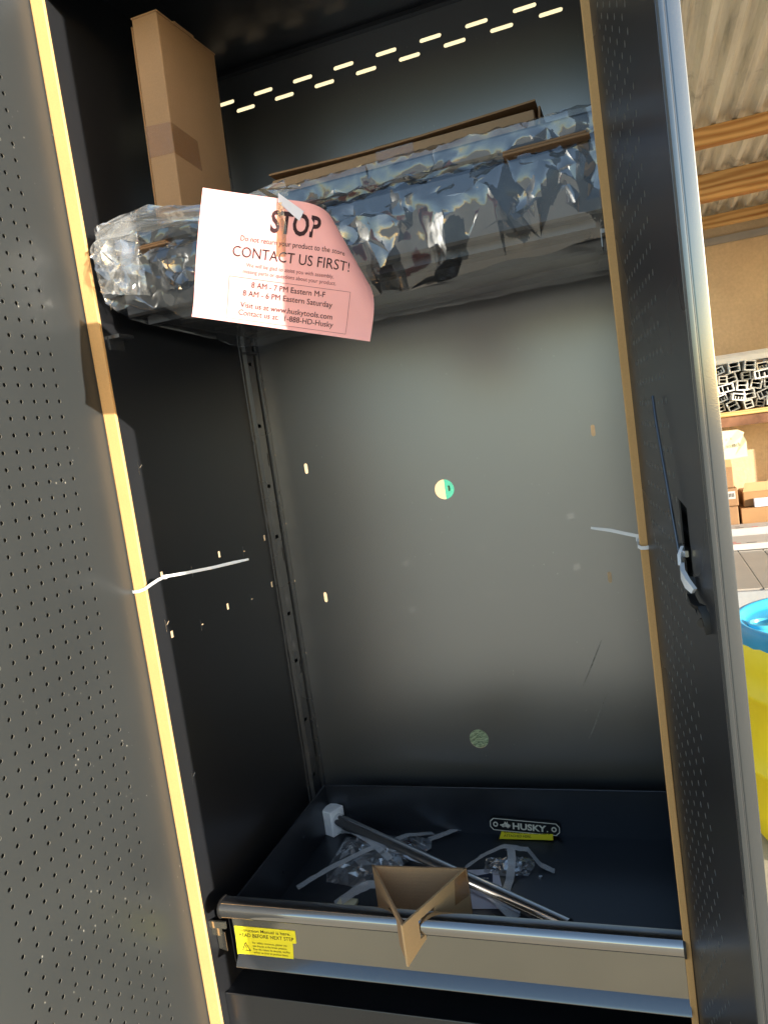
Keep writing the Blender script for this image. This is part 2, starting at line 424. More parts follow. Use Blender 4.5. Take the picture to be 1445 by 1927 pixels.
# side panels with slots
def side(xw, sgn):
    fn = lambda u, v, w_: (xw - sgn * w_, u, v)
    hs = []
    for z in (.971, .859):
        for y in (.047, .2497, .4538): hs.append(rect(y, z, .0042, .0065))
    for y in (.1424, .347):
        for z in (.958, .849):
            hs.append(rect(y, z, .0009, .011)); hs.append(rect(y + .0060, z, .0032, .0014))
    for z in (1.463, 1.170, .879, .586):
        hs.append(rect(.0335, z, .0009, .012)); hs.append([(.036, z - .001), (.045, z + .005), (.045, z + .008), (.036, z + .002)])
    m = MB(); m.plate((0, YB, .08, ZT + .02), hs, fn, .0012)
    m.box(min(xw, xw - sgn * .029), max(xw, xw - sgn * .029), -.0015, -.0002, .08, ZT + .02)
    return m.build('side_panel', 'black_steel_shaded', cab)
side(XL, 1); side(XR, -1)
# corner posts : folded channel with clip slots
def corner_post(xw, sgn):
    m = MB()
    # profile points in (d from wall, y)
    prof = [(0, .470), (.003, .4705), (.003, .480), (.012, .4815), (.012, .5145), (.004, .516), (.004, .522), (.017, .5235), (.017, .5375)]
    cl = [1.376, 1.231, 1.088, .966, .777, .66, .511, .37, 1.52, 1.66, 1.80]
    for a in range(len(prof) - 1):
        if a == 3: continue
        (d0, y0), (d1, y1) = prof[a], prof[a + 1]
        m.face([(xw + sgn * d0, y0, .30), (xw + sgn * d1, y1, .30), (xw + sgn * d1, y1, 2.03), (xw + sgn * d0, y0, 2.03)])
    m.plate((.4815, .5145, .30, 2.03), [rect(.492, z, .0075, .0042) for z in cl] + [rect(.5095, z - .06, .002, .016) for z in (1.21, .70, .98)],
            lambda u, v, w_: (xw + sgn * (.012 - w_), u, v), .001, back=False)
    return m.build('corner_post', 'black_steel', cab)
corner_post(XL, 1); corner_post(XR, -1)
m = MB(); m.box(-.004, .904, 0.0, YB + .003, ZT, ZT + .0015); m.box(-.004, .904, -.0012, .0008, 1.960, 2.120); m.box(-.004, .904, 0.0, YB + .003, 2.118, 2.120); m.box(-.004, .904, YB + .0012, YB + .003, 2.05, 2.118)  # unseen header and top box, sized to keep sun off the left wall
for x in (-.004, .9025): m.box(x, x + .0015, .001, YB, 2.036, 2.1178)
m.box(XL + .001, XR - .001, YB - .016, YB - .0005, 2.0255, 2.0345)
for x in (.199, .365, .533, .70): m.tube([(x, YB - .019, 2.030), (x, YB - .016, 2.030)], .0028, 10)
m.build('ceiling_and_unseen_header', 'black_steel_shaded', cab)
# base pan & kick
m = MB(); m.box(XL + .001, XR - .001, .02, YB - .001, .158, .160); m.box(XL + .001, XR - .001, .0185, .0205, .095, .1625)
m.tube([(XL + .002, .0195, .1625), (XR - .002, .0195, .1625)], .0018, 8)
m.build('base_pan', 'black_steel_shaded', cab)
m = MB(); m.box(-.004, .904, .03, .033, GZ + .11, .0952); m.box(-.004, .904, .03, YB, GZ + .11, GZ + .112)
m.build('kick_plate', 'black_steel_shaded', cab)

# ---- doors
def door(hx, hy, U, Nn, width, z0h, rows, ncol, mat, free_prof, extra_holes=()):
    h = Vector((hx, hy, 0)); U = Vector(U); Nn = Vector(Nn)
    fn = lambda u, v, w_: tuple(h + U * u + Nn * (-w_) + Vector((0, 0, v)))
    hs = [ngon(.0987 + .0254 * c, z0h + .0254 * r, .0034, .0034, 12) for c in range(ncol) for r in rows]
    m = MB(); m.plate((.0, width - .004, .10, 2.115), hs + list(extra_holes), fn, .0016, back=False, rim=1)
    return fn, m
Z0, Z1 = .10, 2.115  # door tops raised out of view to block sun from the upper left wall
# left door
a = R(3.563)
UL, NL = (-math.sin(a), -math.cos(a), 0), (math.cos(a), -math.sin(a), 0)
fnL, mL = door(0.0, 0.0, UL, NL, .447, .9902, [r for r in range(-33, 40)], 11, 'black_steel_dusty', None)
sh = MB()
sh.prism([(0, .0), (.0, .026), (.445, .026), (.4495, .022), (.4505, .004), (.447, 0.0004), (.443, .0004), (.443, .012), (.02, .012), (.02, .0004)], Z0, Z1, lambda u_, w_, v_: fnL(u_, v_, w_))
dl = sh.build('door', 'black_steel_dusty', cab, angle=30)
mL.build('pegboard_panel', ['black_steel_dusty', 'hole_rim'], dl)
# right door
a = R(6.689)
UR, NR = (math.sin(a), -math.cos(a), 0), (-math.cos(a), -math.sin(a), 0)
cut = [[(.3135, .962), (.3135, 1.061), (.3565, 1.056), (.3565, .951)]]
fnR, mR = door(.8674, .0089, UR, NR, .4505, .652, [r for r in range(-20, 54)], 9, 'black_steel', None, cut)
# drop pegboard holes that would fall inside the lock slot is avoided by column count
prof = [(.443, .0004), (.4480, .0005), (.4500, .0018), (.4507, .0040), (.4505, .0056), (.4499, .0064), (.4499, .0072), (.4507, .0080), (.4507, .0166), (.4503, .0178), (.4485, .0182), (.0, .0182), (.0, .0004), (.02, .0004), (.02, .0135), (.443, .0135)]
sh = MB(); sh.prism(prof, Z0, Z1, lambda u_, w_, v_: fnR(u_, v_, w_))
dr = sh.build('door', 'black_gloss', cab, angle=28)
dr['label'] = 'door swung towards the viewer, seen almost edge on, with lock rod'
mR.build('pegboard_panel', ['black_steel', 'hole_rim'], dr)
m = MB()      # bevelled lock cover strip between pegboard and free edge
cover = [(.300, .945), (.300, 1.10), (.345, 1.10), (.405, .99), (.405, .93), (.38, .905)]
m.tube([fnR(.256, 1.166, -.006), fnR(.275, 1.14, -.008), fnR(.338, 1.008, -.008)], .0015, 8)
m.build('lock_rod', 'black_steel', dr, angle=40)
m = MB(); m.box(0, 0, 0, 0, 0, 0); m = MB()
m.ribbon([fnR(.316, 1.013, -.003), fnR(.34, 1.010, -.006), fnR(.357, 1.012, -.004)], (0, 0, 1), .006, .003)
m.build('lock_bar', 'chrome', dr)
m = MB()
m.ribbon([fnR(.338, 1.014, -.004), fnR(.347, 1.008, -.009), fnR(.350, 1.000, -.010)], (0, 0, 1), [.007, .008, .006], .003)
m.ribbon([fnR(.350, .999, -.008), fnR(.366, .995, -.011), fnR(.382, .989, -.010), fnR(.388, .983, -.006)], (0, 0, 1), [.008, .011, .010, .006], .004)
m.build('latch', 'white_nylon', dr, angle=50)
m = MB()
m.ribbon([fnR(.362, .990, -.0010), fnR(.368, .974, -.006), fnR(.392, .971, -.007), fnR(.412, .973, -.005), fnR(.416, .966, -.003), fnR(.416, .950, -.001)], tuple(NR), .007, .0035)
m.tube([fnR(.405, .958, -.004), fnR(.409, .958, -.006)], .004, 10)
m.build('strike_bracket', 'dark_plastic', dr, angle=50)

# ---- drawer
tray = MB(); DX0, DX1, DY1, FZ = .0716, .857, .474, .243
tray.box(DX0, DX1, .006, DY1, FZ - .0015, FZ)
tray.box(DX0, DX1, DY1, DY1 + .0015, FZ - .0015, .350)
# side walls, tops rising slightly
for x in (DX0, DX1):
    s_ = -1 if x == DX0 else 1
    tray.hexa([(x, .006, FZ - .002), (x + s_ * .0015, .006, FZ - .002), (x + s_ * .0015, DY1, FZ - .002), (x, DY1, FZ - .002),
               (x, .006, .345), (x + s_ * .0015, .006, .345), (x + s_ * .0015, DY1, .351), (x, DY1, .351)])
    tray.tube([(x + s_ * .001, .006, .345), (x + s_ * .001, DY1, .351)], .0016, 6)
tray.tube([(DX0, DY1 + .001, .3505), (DX1, DY1 + .001, .3505)], .0018, 6)
for y, z in ((.33, .30), (.22, .285)): tray.tube([(DX0, y, z), (DX0 + .002, y, z)], .003, 8)
drw = tray.build('drawer', 'drawer_steel', cab, angle=40)
m = MB()
m.box(DX0 + .012, DX1 + .001, -.002, .004, .262, .3385)
fp = m.build('front_panel', 'front_film_steel', drw)
m = MB()   # flared lower lip
pr = [(-.002, .2665), (-.0145, .2525), (-.0160, .2490), (-.0150, .2470), (-.012, .2470), (.0, .2600)]
m.prism(pr, DX0 + .014, DX1 + .003, lambda y, z, x: (x, y, z))
m.build('lower_lip', 'lip_steel', drw, angle=25)
m = MB()   # pull rail : bullnose
pr = [(.020, .3395), (.020, .3610), (.016, .3655), (.008, .3672), (-.002, .3665), (-.009, .3635), (-.0135, .3585), (-.0150, .3525), (-.0140, .3460), (-.0105, .3400), (-.0050, .3375), (.004, .3372)]
m.prism(pr, DX0 - .004, DX1 + .001, lambda y, z, x: (x, y, z))
m.build('pull_rail', 'rail_steel', drw, angle=35)
for x0 in (DX0 - .0075, DX1 + .0015):
    m = MB(); m.prism([(y * 1.08 - .0005, .352 + (z - .352) * 1.12) for y, z in pr], x0, x0 + .003, lambda y, z, x: (x, y, z))
    m.build('end_cap', 'dark_plastic', drw, angle=35)
m = MB(); m.box(DX1 + .004, DX1 + .009, .03, .50, .285, .325); m.box(DX1 + .0095, DX1 + .013, .01, .50, .29, .30)
m.build('slide_rail', 'black_gloss', drw)
m = MB(); m.box(DX1 + .0045, DX1 + .0075, -.004, .004, .262, .318); m.build('slide_catch', 'chrome', drw)
# stickers
def fS(x, z, w_): return (x, -.0024 - w_, z)
m = MB(); m.cur = 0
m.prism([(.0835, .2630), (.0855, .2965), (.0862, .3200), (.2095, .3205), (.2085, .2965), (.2012, .2955), (.1975, .2632)], 0, .0004, fS)
m.cur = 1
put_text(m, 'Instruction Manual is here.', .0925, .3105, fS, .0085, .106, lift=.0008, bold=.005)
put_text(m, 'READ BEFORE NEXT STEP', .0940, .3005, fS, .0098, .110, lift=.0008, bold=.004)
for i, l_ in enumerate(('For safety concerns, please use', 'this drawer at the lower position.', 'Pour des raisons de sécurité, veuillez', 'utiliser ce tiroir en position basse.')):
    put_text(m, l_, .1185, .2885 - i * .0063, fS, .0054, .070 + .004 * (i == 2), lift=.0008, bold=.004)
for i in range(3):
    T = [(.0965, .2735), (.1125, .2735), (.1045, .2890)]; p0, p1 = T[i], T[(i + 1) % 3]
    m.ribbon([fS(p0[0], p0[1], .0008), fS(p1[0], p1[1], .0008)], (0, -.3, 1) if i == 0 else (1, 0, 0), .0014, .0003)
m.ribbon([fS(.1045, .2785, .0008), fS(.1045, .2835, .0008)], (1, 0, 0), .0014, .0003); m.ribbon([fS(.1045, .2755, .0008), fS(.1045, .2770, .0008)], (1, 0, 0), .0014, .0003)
m.build('instruction_sticker', ['yellow_label', 'ink'], drw)
# latch bracket on the flange left of the drawer
m = MB()
m.hexa([(.0265, .024, .250), (.0465, .020, .250), (.0475, .020, .250), (.0265, .026, .250), (.0265, .024, .288), (.0465, .020, .288), (.0475, .020, .288), (.0265, .026, .288)])
m.box(.0255, .0450, .012, .016, .286, .308); m.box(.0255, .0610, .006, .010, .305, .318)
m.build('slide_bracket', 'front_film_steel', cab)

# ------------------------------------------------------------------ cardboard edge strips and zip ties
def edge_strip(name, x0, x1, x0t, x1t, y0, y1, z0, z1, label, seed):
    m = MB(); n = 40; vs = []
    for i in range(n + 1):
        t = i / n; z = z0 + (z1 - z0) * t
        a = x0 + (x0t - x0) * t + .0008 * noise.noise((seed, z * 3, 0)); b = x1 + (x1t - x1) * t + .0007 * noise.noise((seed + 5, z * 4, 0))
        yy = y0 + .0010 * noise.noise((seed + 9, z * 3, 0))
        # outer front face slightly rounded at its left fold
        vs += [(a, y1, z), (a, yy + .0016, z), (a + .0018, yy, z), (b - .001, yy - .0002, z), (b, yy + .0008, z), (b, y1, z)]
    k = 6; F = []
    for i in range(n):
        for j in range(k): F.append((i * k + j, i * k + (j + 1) % k, (i + 1) * k + (j + 1) % k, (i + 1) * k + j))
    F += [tuple(range(k))[::-1], tuple(range(n * k, n * k + k))]
    m.mesh(vs, F)
    o = m.build(name, 'kraft_strip', None, angle=30, origin=((x0 + x1) / 2, y1, z0)); tag(o, label, 'edge protector', 'cardboard edge strips')
    e = MB(); vv = []
    for i in range(n + 1):
        t = i / n; z = z0 + (z1 - z0) * t; a = x0 + (x0t - x0) * t + .0008 * noise.noise((seed, z * 3, 0)); q = a - .0042 - .0007 * noise.noise((seed, z * 25, 4))
        vv += [(a - .0002, y1, z), (q, y1, z), (q, y1 - .0034, z), (a - .0002, y1 - .0038, z)]
    e.mesh(vv, [(i * 4 + j, i * 4 + (j + 1) % 4, (i + 1) * 4 + (j + 1) % 4, (i + 1) * 4 + j) for i in range(n) for j in range(4)])
    if seed == 1: e.build('cut_edge', 'kraft_dark', o)
    return o
edge_strip('cardboard_edge_strip', .0005, .0265, .0005, .0265, -.0085, -.0030, .09, 2.06, 'broad sunlit cardboard edge strip beside the dusty pegboard door', 1)
edge_strip('cardboard_edge_strip', .8585, .8680, .8582, .8725, -.0090, -.0030, .09, 2.06, 'narrow tan cardboard edge strip beside the door seen edge on', 3)
def zip_tie(loop, head, tail, label, wz):
    m = MB(); m.ribbon(loop, (0, 0, 1), .0052, .0014)
    L_ = [Vector(p) for p in tail]
    m.ribbon(L_, wz, [.0050] * (len(L_) - 1) + [.0032], .0013)
    o = m.build('zip_tie', 'white_nylon', None, angle=45, origin=head); tag(o, label, 'zip tie', 'white zip ties round the edge strips')
    h = MB(); x, y, z = head; h.bevbox(x - .0045, x + .0045, y - .0032, y + .0032, z - .0035, z + .0035, .001); h.build('head', 'white_nylon', o)
zip_tie([(-.002, .0, .9555), (-.0022, -.009, .9555), (.002, -.0115, .9548), (.014, -.0118, .9552), (.027, -.0112, .9585), (.045, -.012, .967), (.060, -.013, .9735), (.072, -.013, .9770)], (.0735, -.013, .9775),
        [(.076, -.013, .9780), (.11, -.004, .9795), (.16, .004, .9835), (.20, .012, .9880), (.226, .016, .9905)], 'white zip tie with a long tail tied round the broad sunlit cardboard strip', (0, .3, 1))
zip_tie([(.8560, .004, .9680), (.8562, -.009, .9620), (.860, -.0118, .9600), (.866, -.0122, .9596), (.8705, -.0115, .9600), (.872, -.004, .9610)], (.8585, .012, .9690),
        [(.8600, .006, .9735), (.845, .012, .9770), (.82, .016, .9845), (.793, .02, .9900)], 'white zip tie round the narrow tan strip, tail in front of the back panel', (0, 0, 1))

# ------------------------------------------------------------------ wrapped shelves
st = thing('wrapped_shelf_stack', 'stack of black shelves wrapped in crinkled clear plastic film', 'shelf stack', (.45, .22, 1.40))
def shelf(x0, x1, y0, y1, z0, z1):
    m = MB(); m.bevbox(x0, x1, y0, y1, z0, z1, .004)
    m.box(x0 + .02, x1 - .02, y0 + .03, y0 + .034, z0 - .012, z0 + .001)
    for yy in (.12, .24, .36): m.box(x0 + .03, x1 - .03, yy, yy + .02, z0 - .006, z0 + .001)
    return m.build('shelf', 'black_steel_shaded', st)
shelf(.075, .866, .004, .47, 1.425, 1.522); shelf(.062, .868, .006, .46, 1.532, 1.560)
for (x0, x1) in ((.085, .185), (.735, .852)):
    m = MB(); m.bevbox(x0, x1, -.0115, .03, 1.5235, 1.5268, .0008); m.bevbox(x0, x1 - .004, -.0095, .03, 1.5275, 1.5308, .0008); m.build('cardboard_edge', 'kraft_dark', st)
for x in (XL + .012, XR - .012):                       # clips that carry it are part of the cabinet
    for y in (.03, .50):
        m = MB(); m.box(x - .0115, x + .0115, y - .02, y + .02, 1.398, 1.404); m.box(x - .0115, x - .010, y - .02, y + .02, 1.38, 1.398); m.build('shelf_clip', 'black_steel', cab)

def fold_h(x, z):
    """long folds hanging in the front film: displacement towards the viewer"""
    h = 0
    for (xa, za, xb, zb, wd, am) in FOLDS:
        dx, dz = xb - xa, zb - za; L2 = dx * dx + dz * dz
        t = ((x - xa) * dx + (z - za) * dz) / L2
        if -.05 < t < 1.08:
            tt = min(max(t, 0), 1); px_, pz_ = xa + dx * tt, za + dz * tt
            d = math.hypot(x - px_, z - pz_); k = wd * (1.25 - .75 * tt)
            if d < k: h += am * (1 - d / k) * (.35 + .65 * tt)
    return h
FOLDS = [(.540, 1.485, .545, 1.372, .040, .030), (.650, 1.490, .642, 1.398, .040, .028), (.700, 1.500, .735, 1.438, .036, .024), (.30, 1.50, .335, 1.40, .03, .02), (.17, 1.51, .20, 1.43, .03, .02),
         (.80, 1.50, .775, 1.45, .03, .016), (.60, 1.515, .585, 1.46, .025, .014), (.47, 1.515, .50, 1.45, .03, .016), (.24, 1.50, .215, 1.44, .03, .016), (.835, 1.505, .825, 1.44, .025, .013)]
def crinkle(verts, faces, name, mat, amp, ang, seed):
    """split every facet in four, nudging the new points, so big folds carry small creases"""
    rnd = random.Random(seed); V = [Vector(v) for v in verts]; mid = {}; F = []
    def mp(a, b):
        k = (min(a, b), max(a, b))
        if k not in mid:
            l_ = (V[a] - V[b]).length
            mid[k] = len(V); V.append((V[a] + V[b]) / 2 + Vector((rnd.gauss(0, 1), rnd.gauss(0, 1), rnd.gauss(0, 1))) * min(amp, l_ * .05))
        return mid[k]
    for f in faces:
        a, b, c = f; ab, bc, ca = mp(a, b), mp(b, c), mp(c, a); F += [(a, ab, ca), (ab, b, bc), (ca, bc, c), (ab, bc, ca)]
    m = MB(); m.mesh([tuple(v) for v in V], F); return m.build(name, mat, st, angle=ang)
def film_front():
    rnd = random.Random(11); pts = []
    X0, X1 = .056, .868
    # s : 0 top back edge -> profile
    prof_ = [(0, .45, 1.568), (.16, .30, 1.569), (.30, .16, 1.567), (.45, .004, 1.5665), (.458, -.006, 1.561), (.487, -.007, 1.535), (.496, .000, 1.5285), (.502, .001, 1.5255), (.510, -.009, 1.5205),
            (.530, -.018, 1.503), (.560, -.0185, 1.475), (.600, -.012, 1.432), (.640, .000, 1.397), (.655, .010, 1.386), (.70, .06, 1.384), (.85, .22, 1.398), (1.10, .47, 1.416)]
    S_ = [p[0] for p in prof_]
    def pf(s):
        s = min(max(s, 0), 1.10)
        for i in range(len(S_) - 1):
            if s <= S_[i + 1]:
                t = (s - S_[i]) / (S_[i + 1] - S_[i]); return [prof_[i][k] + (prof_[i + 1][k] - prof_[i][k]) * t for k in (1, 2)]
    def add(n, s0, s1, x0=X0, x1=X1, md=.008, xs=1.0):
        got = []; 
        for _ in range(n):
            for _t in range(12):
                x, s = rnd.uniform(x0, x1), rnd.uniform(s0, s1)
                if all((x - a) ** 2 * xs + (s - b) ** 2 > md * md for a, b in got): break
            got.append((x, s))
        return got
    P = []
    P += add(60, .01, .42, md=.04); P += add(60, .43, .462, md=.013); P += add(64, .458, .489, md=.012, xs=.4)
    P += add(130, .510, .575, md=.016, xs=.7); P += add(34, .575, .650, md=.030, xs=.5); P += add(30, .655, 1.05, md=.07, xs=.3)
    P += add(70, .43, .65, X0, .19, md=.011)
    for s in (0, .45, .458, .489, .4955, .5025, .511, .655, 1.10):
        n = 44 if .44 < s < .52 else 22
        for i in range(n + 1): P.append((X0 + (X1 - X0) * i / n, s))
    for s in np.arange(.05, 1.08, .02): P.append((X0, float(s))); P.append((X1, float(s)))
    for (xa, za, xb, zb, wd, am) in FOLDS:               # follow fold lines with points
        for t in np.linspace(0, 1.0, 4):
            zz = za + (zb - za) * t; s = .510 + (1.5205 - zz) * (.09 / .0885)
            x_ = xa + (xb - xa) * t; k = wd * (1.25 - .75 * t)
            P.append((x_, s)); P.append((x_ - k * .98, s)); P.append((x_ + k * .98, s)); P.append((x_ - k * .45, s + .002)); P.append((x_ + k * .5, s - .002))
    V = [Vector((p[0] + rnd.uniform(-1e-4, 1e-4), p[1])) for p in P]
    vs, es, fs, *_ = delaunay_2d_cdt(V, [], [], 0, 1e-6)
    out_ = []
    for q in vs:
        x, s = q; y, z = pf(s)
        amp = 0
        if .44 < s < .47: amp = .0026
        elif .465 <= s < .49: amp = .0026
        elif .49 <= s < .509: amp = .0012
        elif .509 <= s < .575: amp = .0040
        elif .575 <= s < .655: amp = .0026
        elif s >= .655: amp = .003
        else: amp = .002
        edge = max(0., 1 - (x - X0) / .16)                 # left bunch
        amp *= .40 + 1.9 * edge
        d = rnd.gauss(0, 1) * amp
        d = max(-.006, min(.014, d))
        if .465 < s < .655:
            yy = y - max(d, -.004 if s > .509 else -.002)
            if s > .509: yy -= fold_h(x, z)
            yy -= .012 * edge ** 1.5
            zz = z + rnd.gauss(0, .002) * (1 + 2 * edge)
            if s > .509: zz += .055 * max(0, 1 - (x - X0) / .26) * (s - .509) / .145 * (1 if s < .66 else 0)
            # sagging lower hem
            if s > .60: zz += (s - .60) / .055 * (.007 * noise.noise((x * 9, 3.3, 0)) - .012 * max(0, 1 - abs(x - .42) / .3))
            out_.append((x, yy, zz))
        else:
            lift = abs(d) if s < .46 else -abs(d)
            zz = z + lift + .010 * edge * (1 if s < .46 else 0)
            if s >= .655:
                f_ = max(0, 1 - (s - .655) / .42)
                zz += .055 * max(0, 1 - (x - X0) / .26) * f_ + f_ * (.007 * noise.noise((x * 9, 3.3, 0)) - .012 * max(0, 1 - abs(x - .42) / .3))
            out_.append((x, y - (.012 * edge ** 1.5 if .42 < s else 0), zz))
    out_ = [(x, max(y, -.0022) if x > .846 else y, z) for x, y, z in out_]
    return crinkle(out_, fs, 'plastic_film', 'shrink_film', .0010, 32, 3)
film_front()
# bunched end of the bag, left
m = MB(); rnd = random.Random(5)
V = []; 
for _ in range(85):
    V.append(Vector((rnd.uniform(0, 1), rnd.uniform(0, 1))))
for i in range(13):
    t = i / 12; V += [Vector((0, t)), Vector((1, t)), Vector((t, 0)), Vector((t, 1))]
vs, es, fs, *_ = delaunay_2d_cdt(V, [], [], 0, 1e-6)
P = []
for (a_, b_) in vs:     # a across x .028 -> .12, b along height
    top = 1.556 + .030 * a_ ** .7; bot = 1.470 - .02 * a_
    x = .050 + .085 * a_; z = bot + (top - bot) * b_
    y = -.009 - .010 * math.sin(math.pi * b_) * (1 - .5 * a_) + rnd.gauss(0, .006) * (1 - .4 * a_)
    x -= .010 * math.sin(9 * b_ + 1) * (1 - a_)
    P.append((x, y, z))
crinkle(P, fs, 'bunched_film_end', 'film_milky', .001, 40, 8)
# rolled roll of loose film along the top left edge
m = MB(); V = [Vector((rnd.uniform(0, 1), rnd.uniform(0, 1))) for _ in range(95)]
for i in range(13):
    t = i / 12; V += [Vector((t, 0)), Vector((t, 1))]
for i in range(7): V += [Vector((0, i / 6)), Vector((1, i / 6))]
vs, es, fs, *_ = delaunay_2d_cdt(V, [], [], 0, 1e-6)
P = []
for (a_, b_) in vs:
    x = .062 + .34 * a_; ang = math.pi * (1.05 * b_ - .05)
    r_ = .017 * (1 - .45 * a_) + rnd.gauss(0, .0028)
    P.append((x, .004 - .014 * (1 - a_) - r_ * math.sin(ang) * .9, 1.562 + .006 * math.sin(7 * a_) + r_ * -math.cos(ang) * 1.1))
crinkle(P, fs, 'loose_film_fold', 'film_milky', .001, 40, 9)

# ------------------------------------------------------------------ cartons on the stack
def P4(o, ax, bx, cx_): return lambda a, b, c: tuple(Vector(o) + Vector(ax) * a + Vector(bx) * b + Vector(cx_) * c)
ub = thing('cardboard_carton', 'tall narrow brown carton standing upright on the wrapped shelves', 'box', (.14, .19, 1.575))
q = R(3.0); lean = -.0125 / .35
UX, UY, UZ = Vector((math.cos(q), math.sin(q) * .4, 0)), Vector((.04, 1, 0)).normalized(), Vector((.012 / .34 * 1.0, 0, 1)).normalized()
bo = Vector((.1035, .100, 1.578))
fb = lambda a, b, c: tuple(bo + UX * a + UY * b + UZ * c)
m = MB()
def cbox(m, fn, a0, a1, b0, b1, c0, c1, ch=.0015):
    t_ = MB(); t_.bevbox(a0, a1, b0, b1, c0, c1, ch); m.mesh([fn(*v) for v in t_.v], t_.f)
cbox(m, fb, 0.002, .052, 0, .180, 0, .363)
m.build('carton_body', 'kraft', ub)
m = MB(); cbox(m, fb, -.0022, .0012, .001, .178, .0, .352, .0006); m.build('side_flap', 'kraft_edge', ub)
m = MB(); cbox(m, fb, .001, .053, -.0006, .182, .3625, .3655, .0007); cbox(m, fb, .040, .0535, .05, .11, .365, .3685, .0006); m.build('top_flap', 'kraft', ub)
m = MB(); m.cur = 0
m.mesh([fb(.0015, -.0008, .130), fb(.0525, -.0008, .128), fb(.0525, -.0008, .180), fb(.0015, -.0008, .184)], [(0, 1, 2, 3)])
m.mesh([fb(.0527, -.0005, .128), fb(.0527, .082, .118), fb(.0527, .078, .171), fb(.0527, -.0005, .180)], [(0, 1, 2, 3)])
m.build('tape', 'tape_clear', ub)

fc = thing('flat_carton', 'long flat brown carton with gaping lid lying on the wrapped shelves', 'box', (.55, .25, 1.57))
m = MB(); cbox(m, lambda a, b, c: (a, b, c), .322, .772, .132, .36, 1.572, 1.6275); m.build('carton_body', 'kraft', fc)
m = MB()
n = 10
for i in range(n):                       # lid bows up to the right
    x0, x1 = .320 + (.776 - .320) * i / n, .320 + (.776 - .320) * (i + 1) / n
    f0, f1 = i / n, (i + 1) / n
    zz = lambda f: 1.6305 + .0065 * max(0, abs(f - .45) - .1) * 2.2
    m.hexa([(x0, .128, zz(f0)), (x1, .128, zz(f1)), (x1, .362, zz(f1)), (x0, .362, zz(f0)), (x0, .128, zz(f0) + .003), (x1, .128, zz(f1) + .003), (x1, .362, zz(f1) + .003), (x0, .362, zz(f0) + .003)])
m.build('lid', 'kraft_edge', fc)
m = MB(); m.hexa([(.7735, .14, 1.585), (.7765, .14, 1.585), (.7765, .34, 1.585), (.7735, .34, 1.585), (.779, .135, 1.631), (.782, .135, 1.631), (.782, .34, 1.631), (.779, .34, 1.631)]); m.build('end_flap', 'kraft_dark', fc)
m = MB(); m.mesh([(.515, .1315, 1.575), (.575, .1315, 1.575), (.578, .1312, 1.6275), (.513, .1312, 1.6275)], [(0, 1, 2, 3)]); m.mesh([(.513, .127, 1.6344), (.578, .127, 1.6344), (.577, .20, 1.6346), (.515, .20, 1.6346)], [(0, 1, 2, 3)]); m.build('tape', 'tape_clear', fc)

# ------------------------------------------------------------------ pink STOP notice
PC = Vector((.4700, -.188, 1.3990))
e1 = Vector((math.cos(R(17.0)), 0.20, -math.sin(R(17.0)))).normalized()
e2 = Vector((-math.sin(R(17.5)), 0.05, -math.cos(R(17.5)))); e2 = (e2 - e1 * e2.dot(e1)).normalized()
en = e1.cross(e2)            # points away from or to viewer
if en.y > 0: en = -en        # towards viewer
PWD, PHT = .236, .160
def bend(d, r, amax):
    a_ = min(d / r, amax); rest = d - a_ * r
    return r * math.sin(a_) + rest * math.cos(a_), r * (1 - math.cos(a_)) + rest * math.sin(a_)
Ln = Vector((.785, -.62)).normalized(); L0 = Vector((.004, -.074))
def paper(x, y, lift=0.):
    """x right, y down, metres from the sheet's centre"""
    v = Vector((x, y)); d = (v - L0).dot(Ln); off = 0.
    if d > 0:
        nd, off = bend(d, .027, R(118)); v = v + Ln * (nd - d)
    # gentle bow and curled left edge
    o2 = (-.012 if x < 0 else .003) * (x / .12) ** 2 - .006 * math.sin((y + .085) * 18)
    if y > .05: o2 -= (y - .05) ** 2 * 6
    p = PC + e1 * v.x + e2 * v.y - en * (off + o2) + en * lift
    return tuple(p)
m = MB(); NX, NY = 60, 44; vs = []
for j in range(NY + 1):
    for i in range(NX + 1): vs.append(paper(-PWD / 2 + PWD * i / NX, -PHT / 2 + PHT * j / NY))
F = [(j * (NX + 1) + i, j * (NX + 1) + i + 1, (j + 1) * (NX + 1) + i + 1, (j + 1) * (NX + 1) + i) for j in range(NY) for i in range(NX)]
m.mesh(vs, F)
pn = m.build('paper_notice', 'pink_paper', None, smooth=True, origin=PC)
tag(pn, 'pink STOP notice hanging crooked in front of the wrapped shelves', 'paper notice')
def fT(x, y, l): return paper(x * .92 + .004, -y * .905, l + .0002)
for (txt, y_, sz, wd_, bo_, mt_) in (('STOP', .043, .0410, .0700, .028, 'ink'), ('CONTACT US FIRST!', .0035, .0205, .1660, 0, 'ink'), ('8 AM - 7 PM Eastern M-F', -.0365, .0112, .1060, 0, 'ink'),
        ('8 AM - 6 PM Eastern Saturday', -.0490, .0112, .1290, 0, 'ink'), ('Visit us at www.huskytools.com', -.0655, .0112, .1330, 0, 'ink'), ('Contact us at:  1-888-HD-Husky', -.0765, .0112, .1370, 0, 'ink'),
        ('Do not return your product to the store', .0255, .0104, .1480, 0, 'ink'), ('We will be glad to assist you with assembly,', -.0090, .0078, .1250, 0, 'ink_grey'), ('missing parts or questions about your product.', -.0180, .0078, .1330, 0, 'ink_grey')):
    m = MB(); put_text(m, txt, 0, y_, fT, sz, wd_, bold=bo_, align='CENTER'); m.build('text_line', mt_, pn)
m = MB()
bx = [(-.085, -.0245), (.088, -.0245), (.088, -.0830), (-.085, -.0830)]
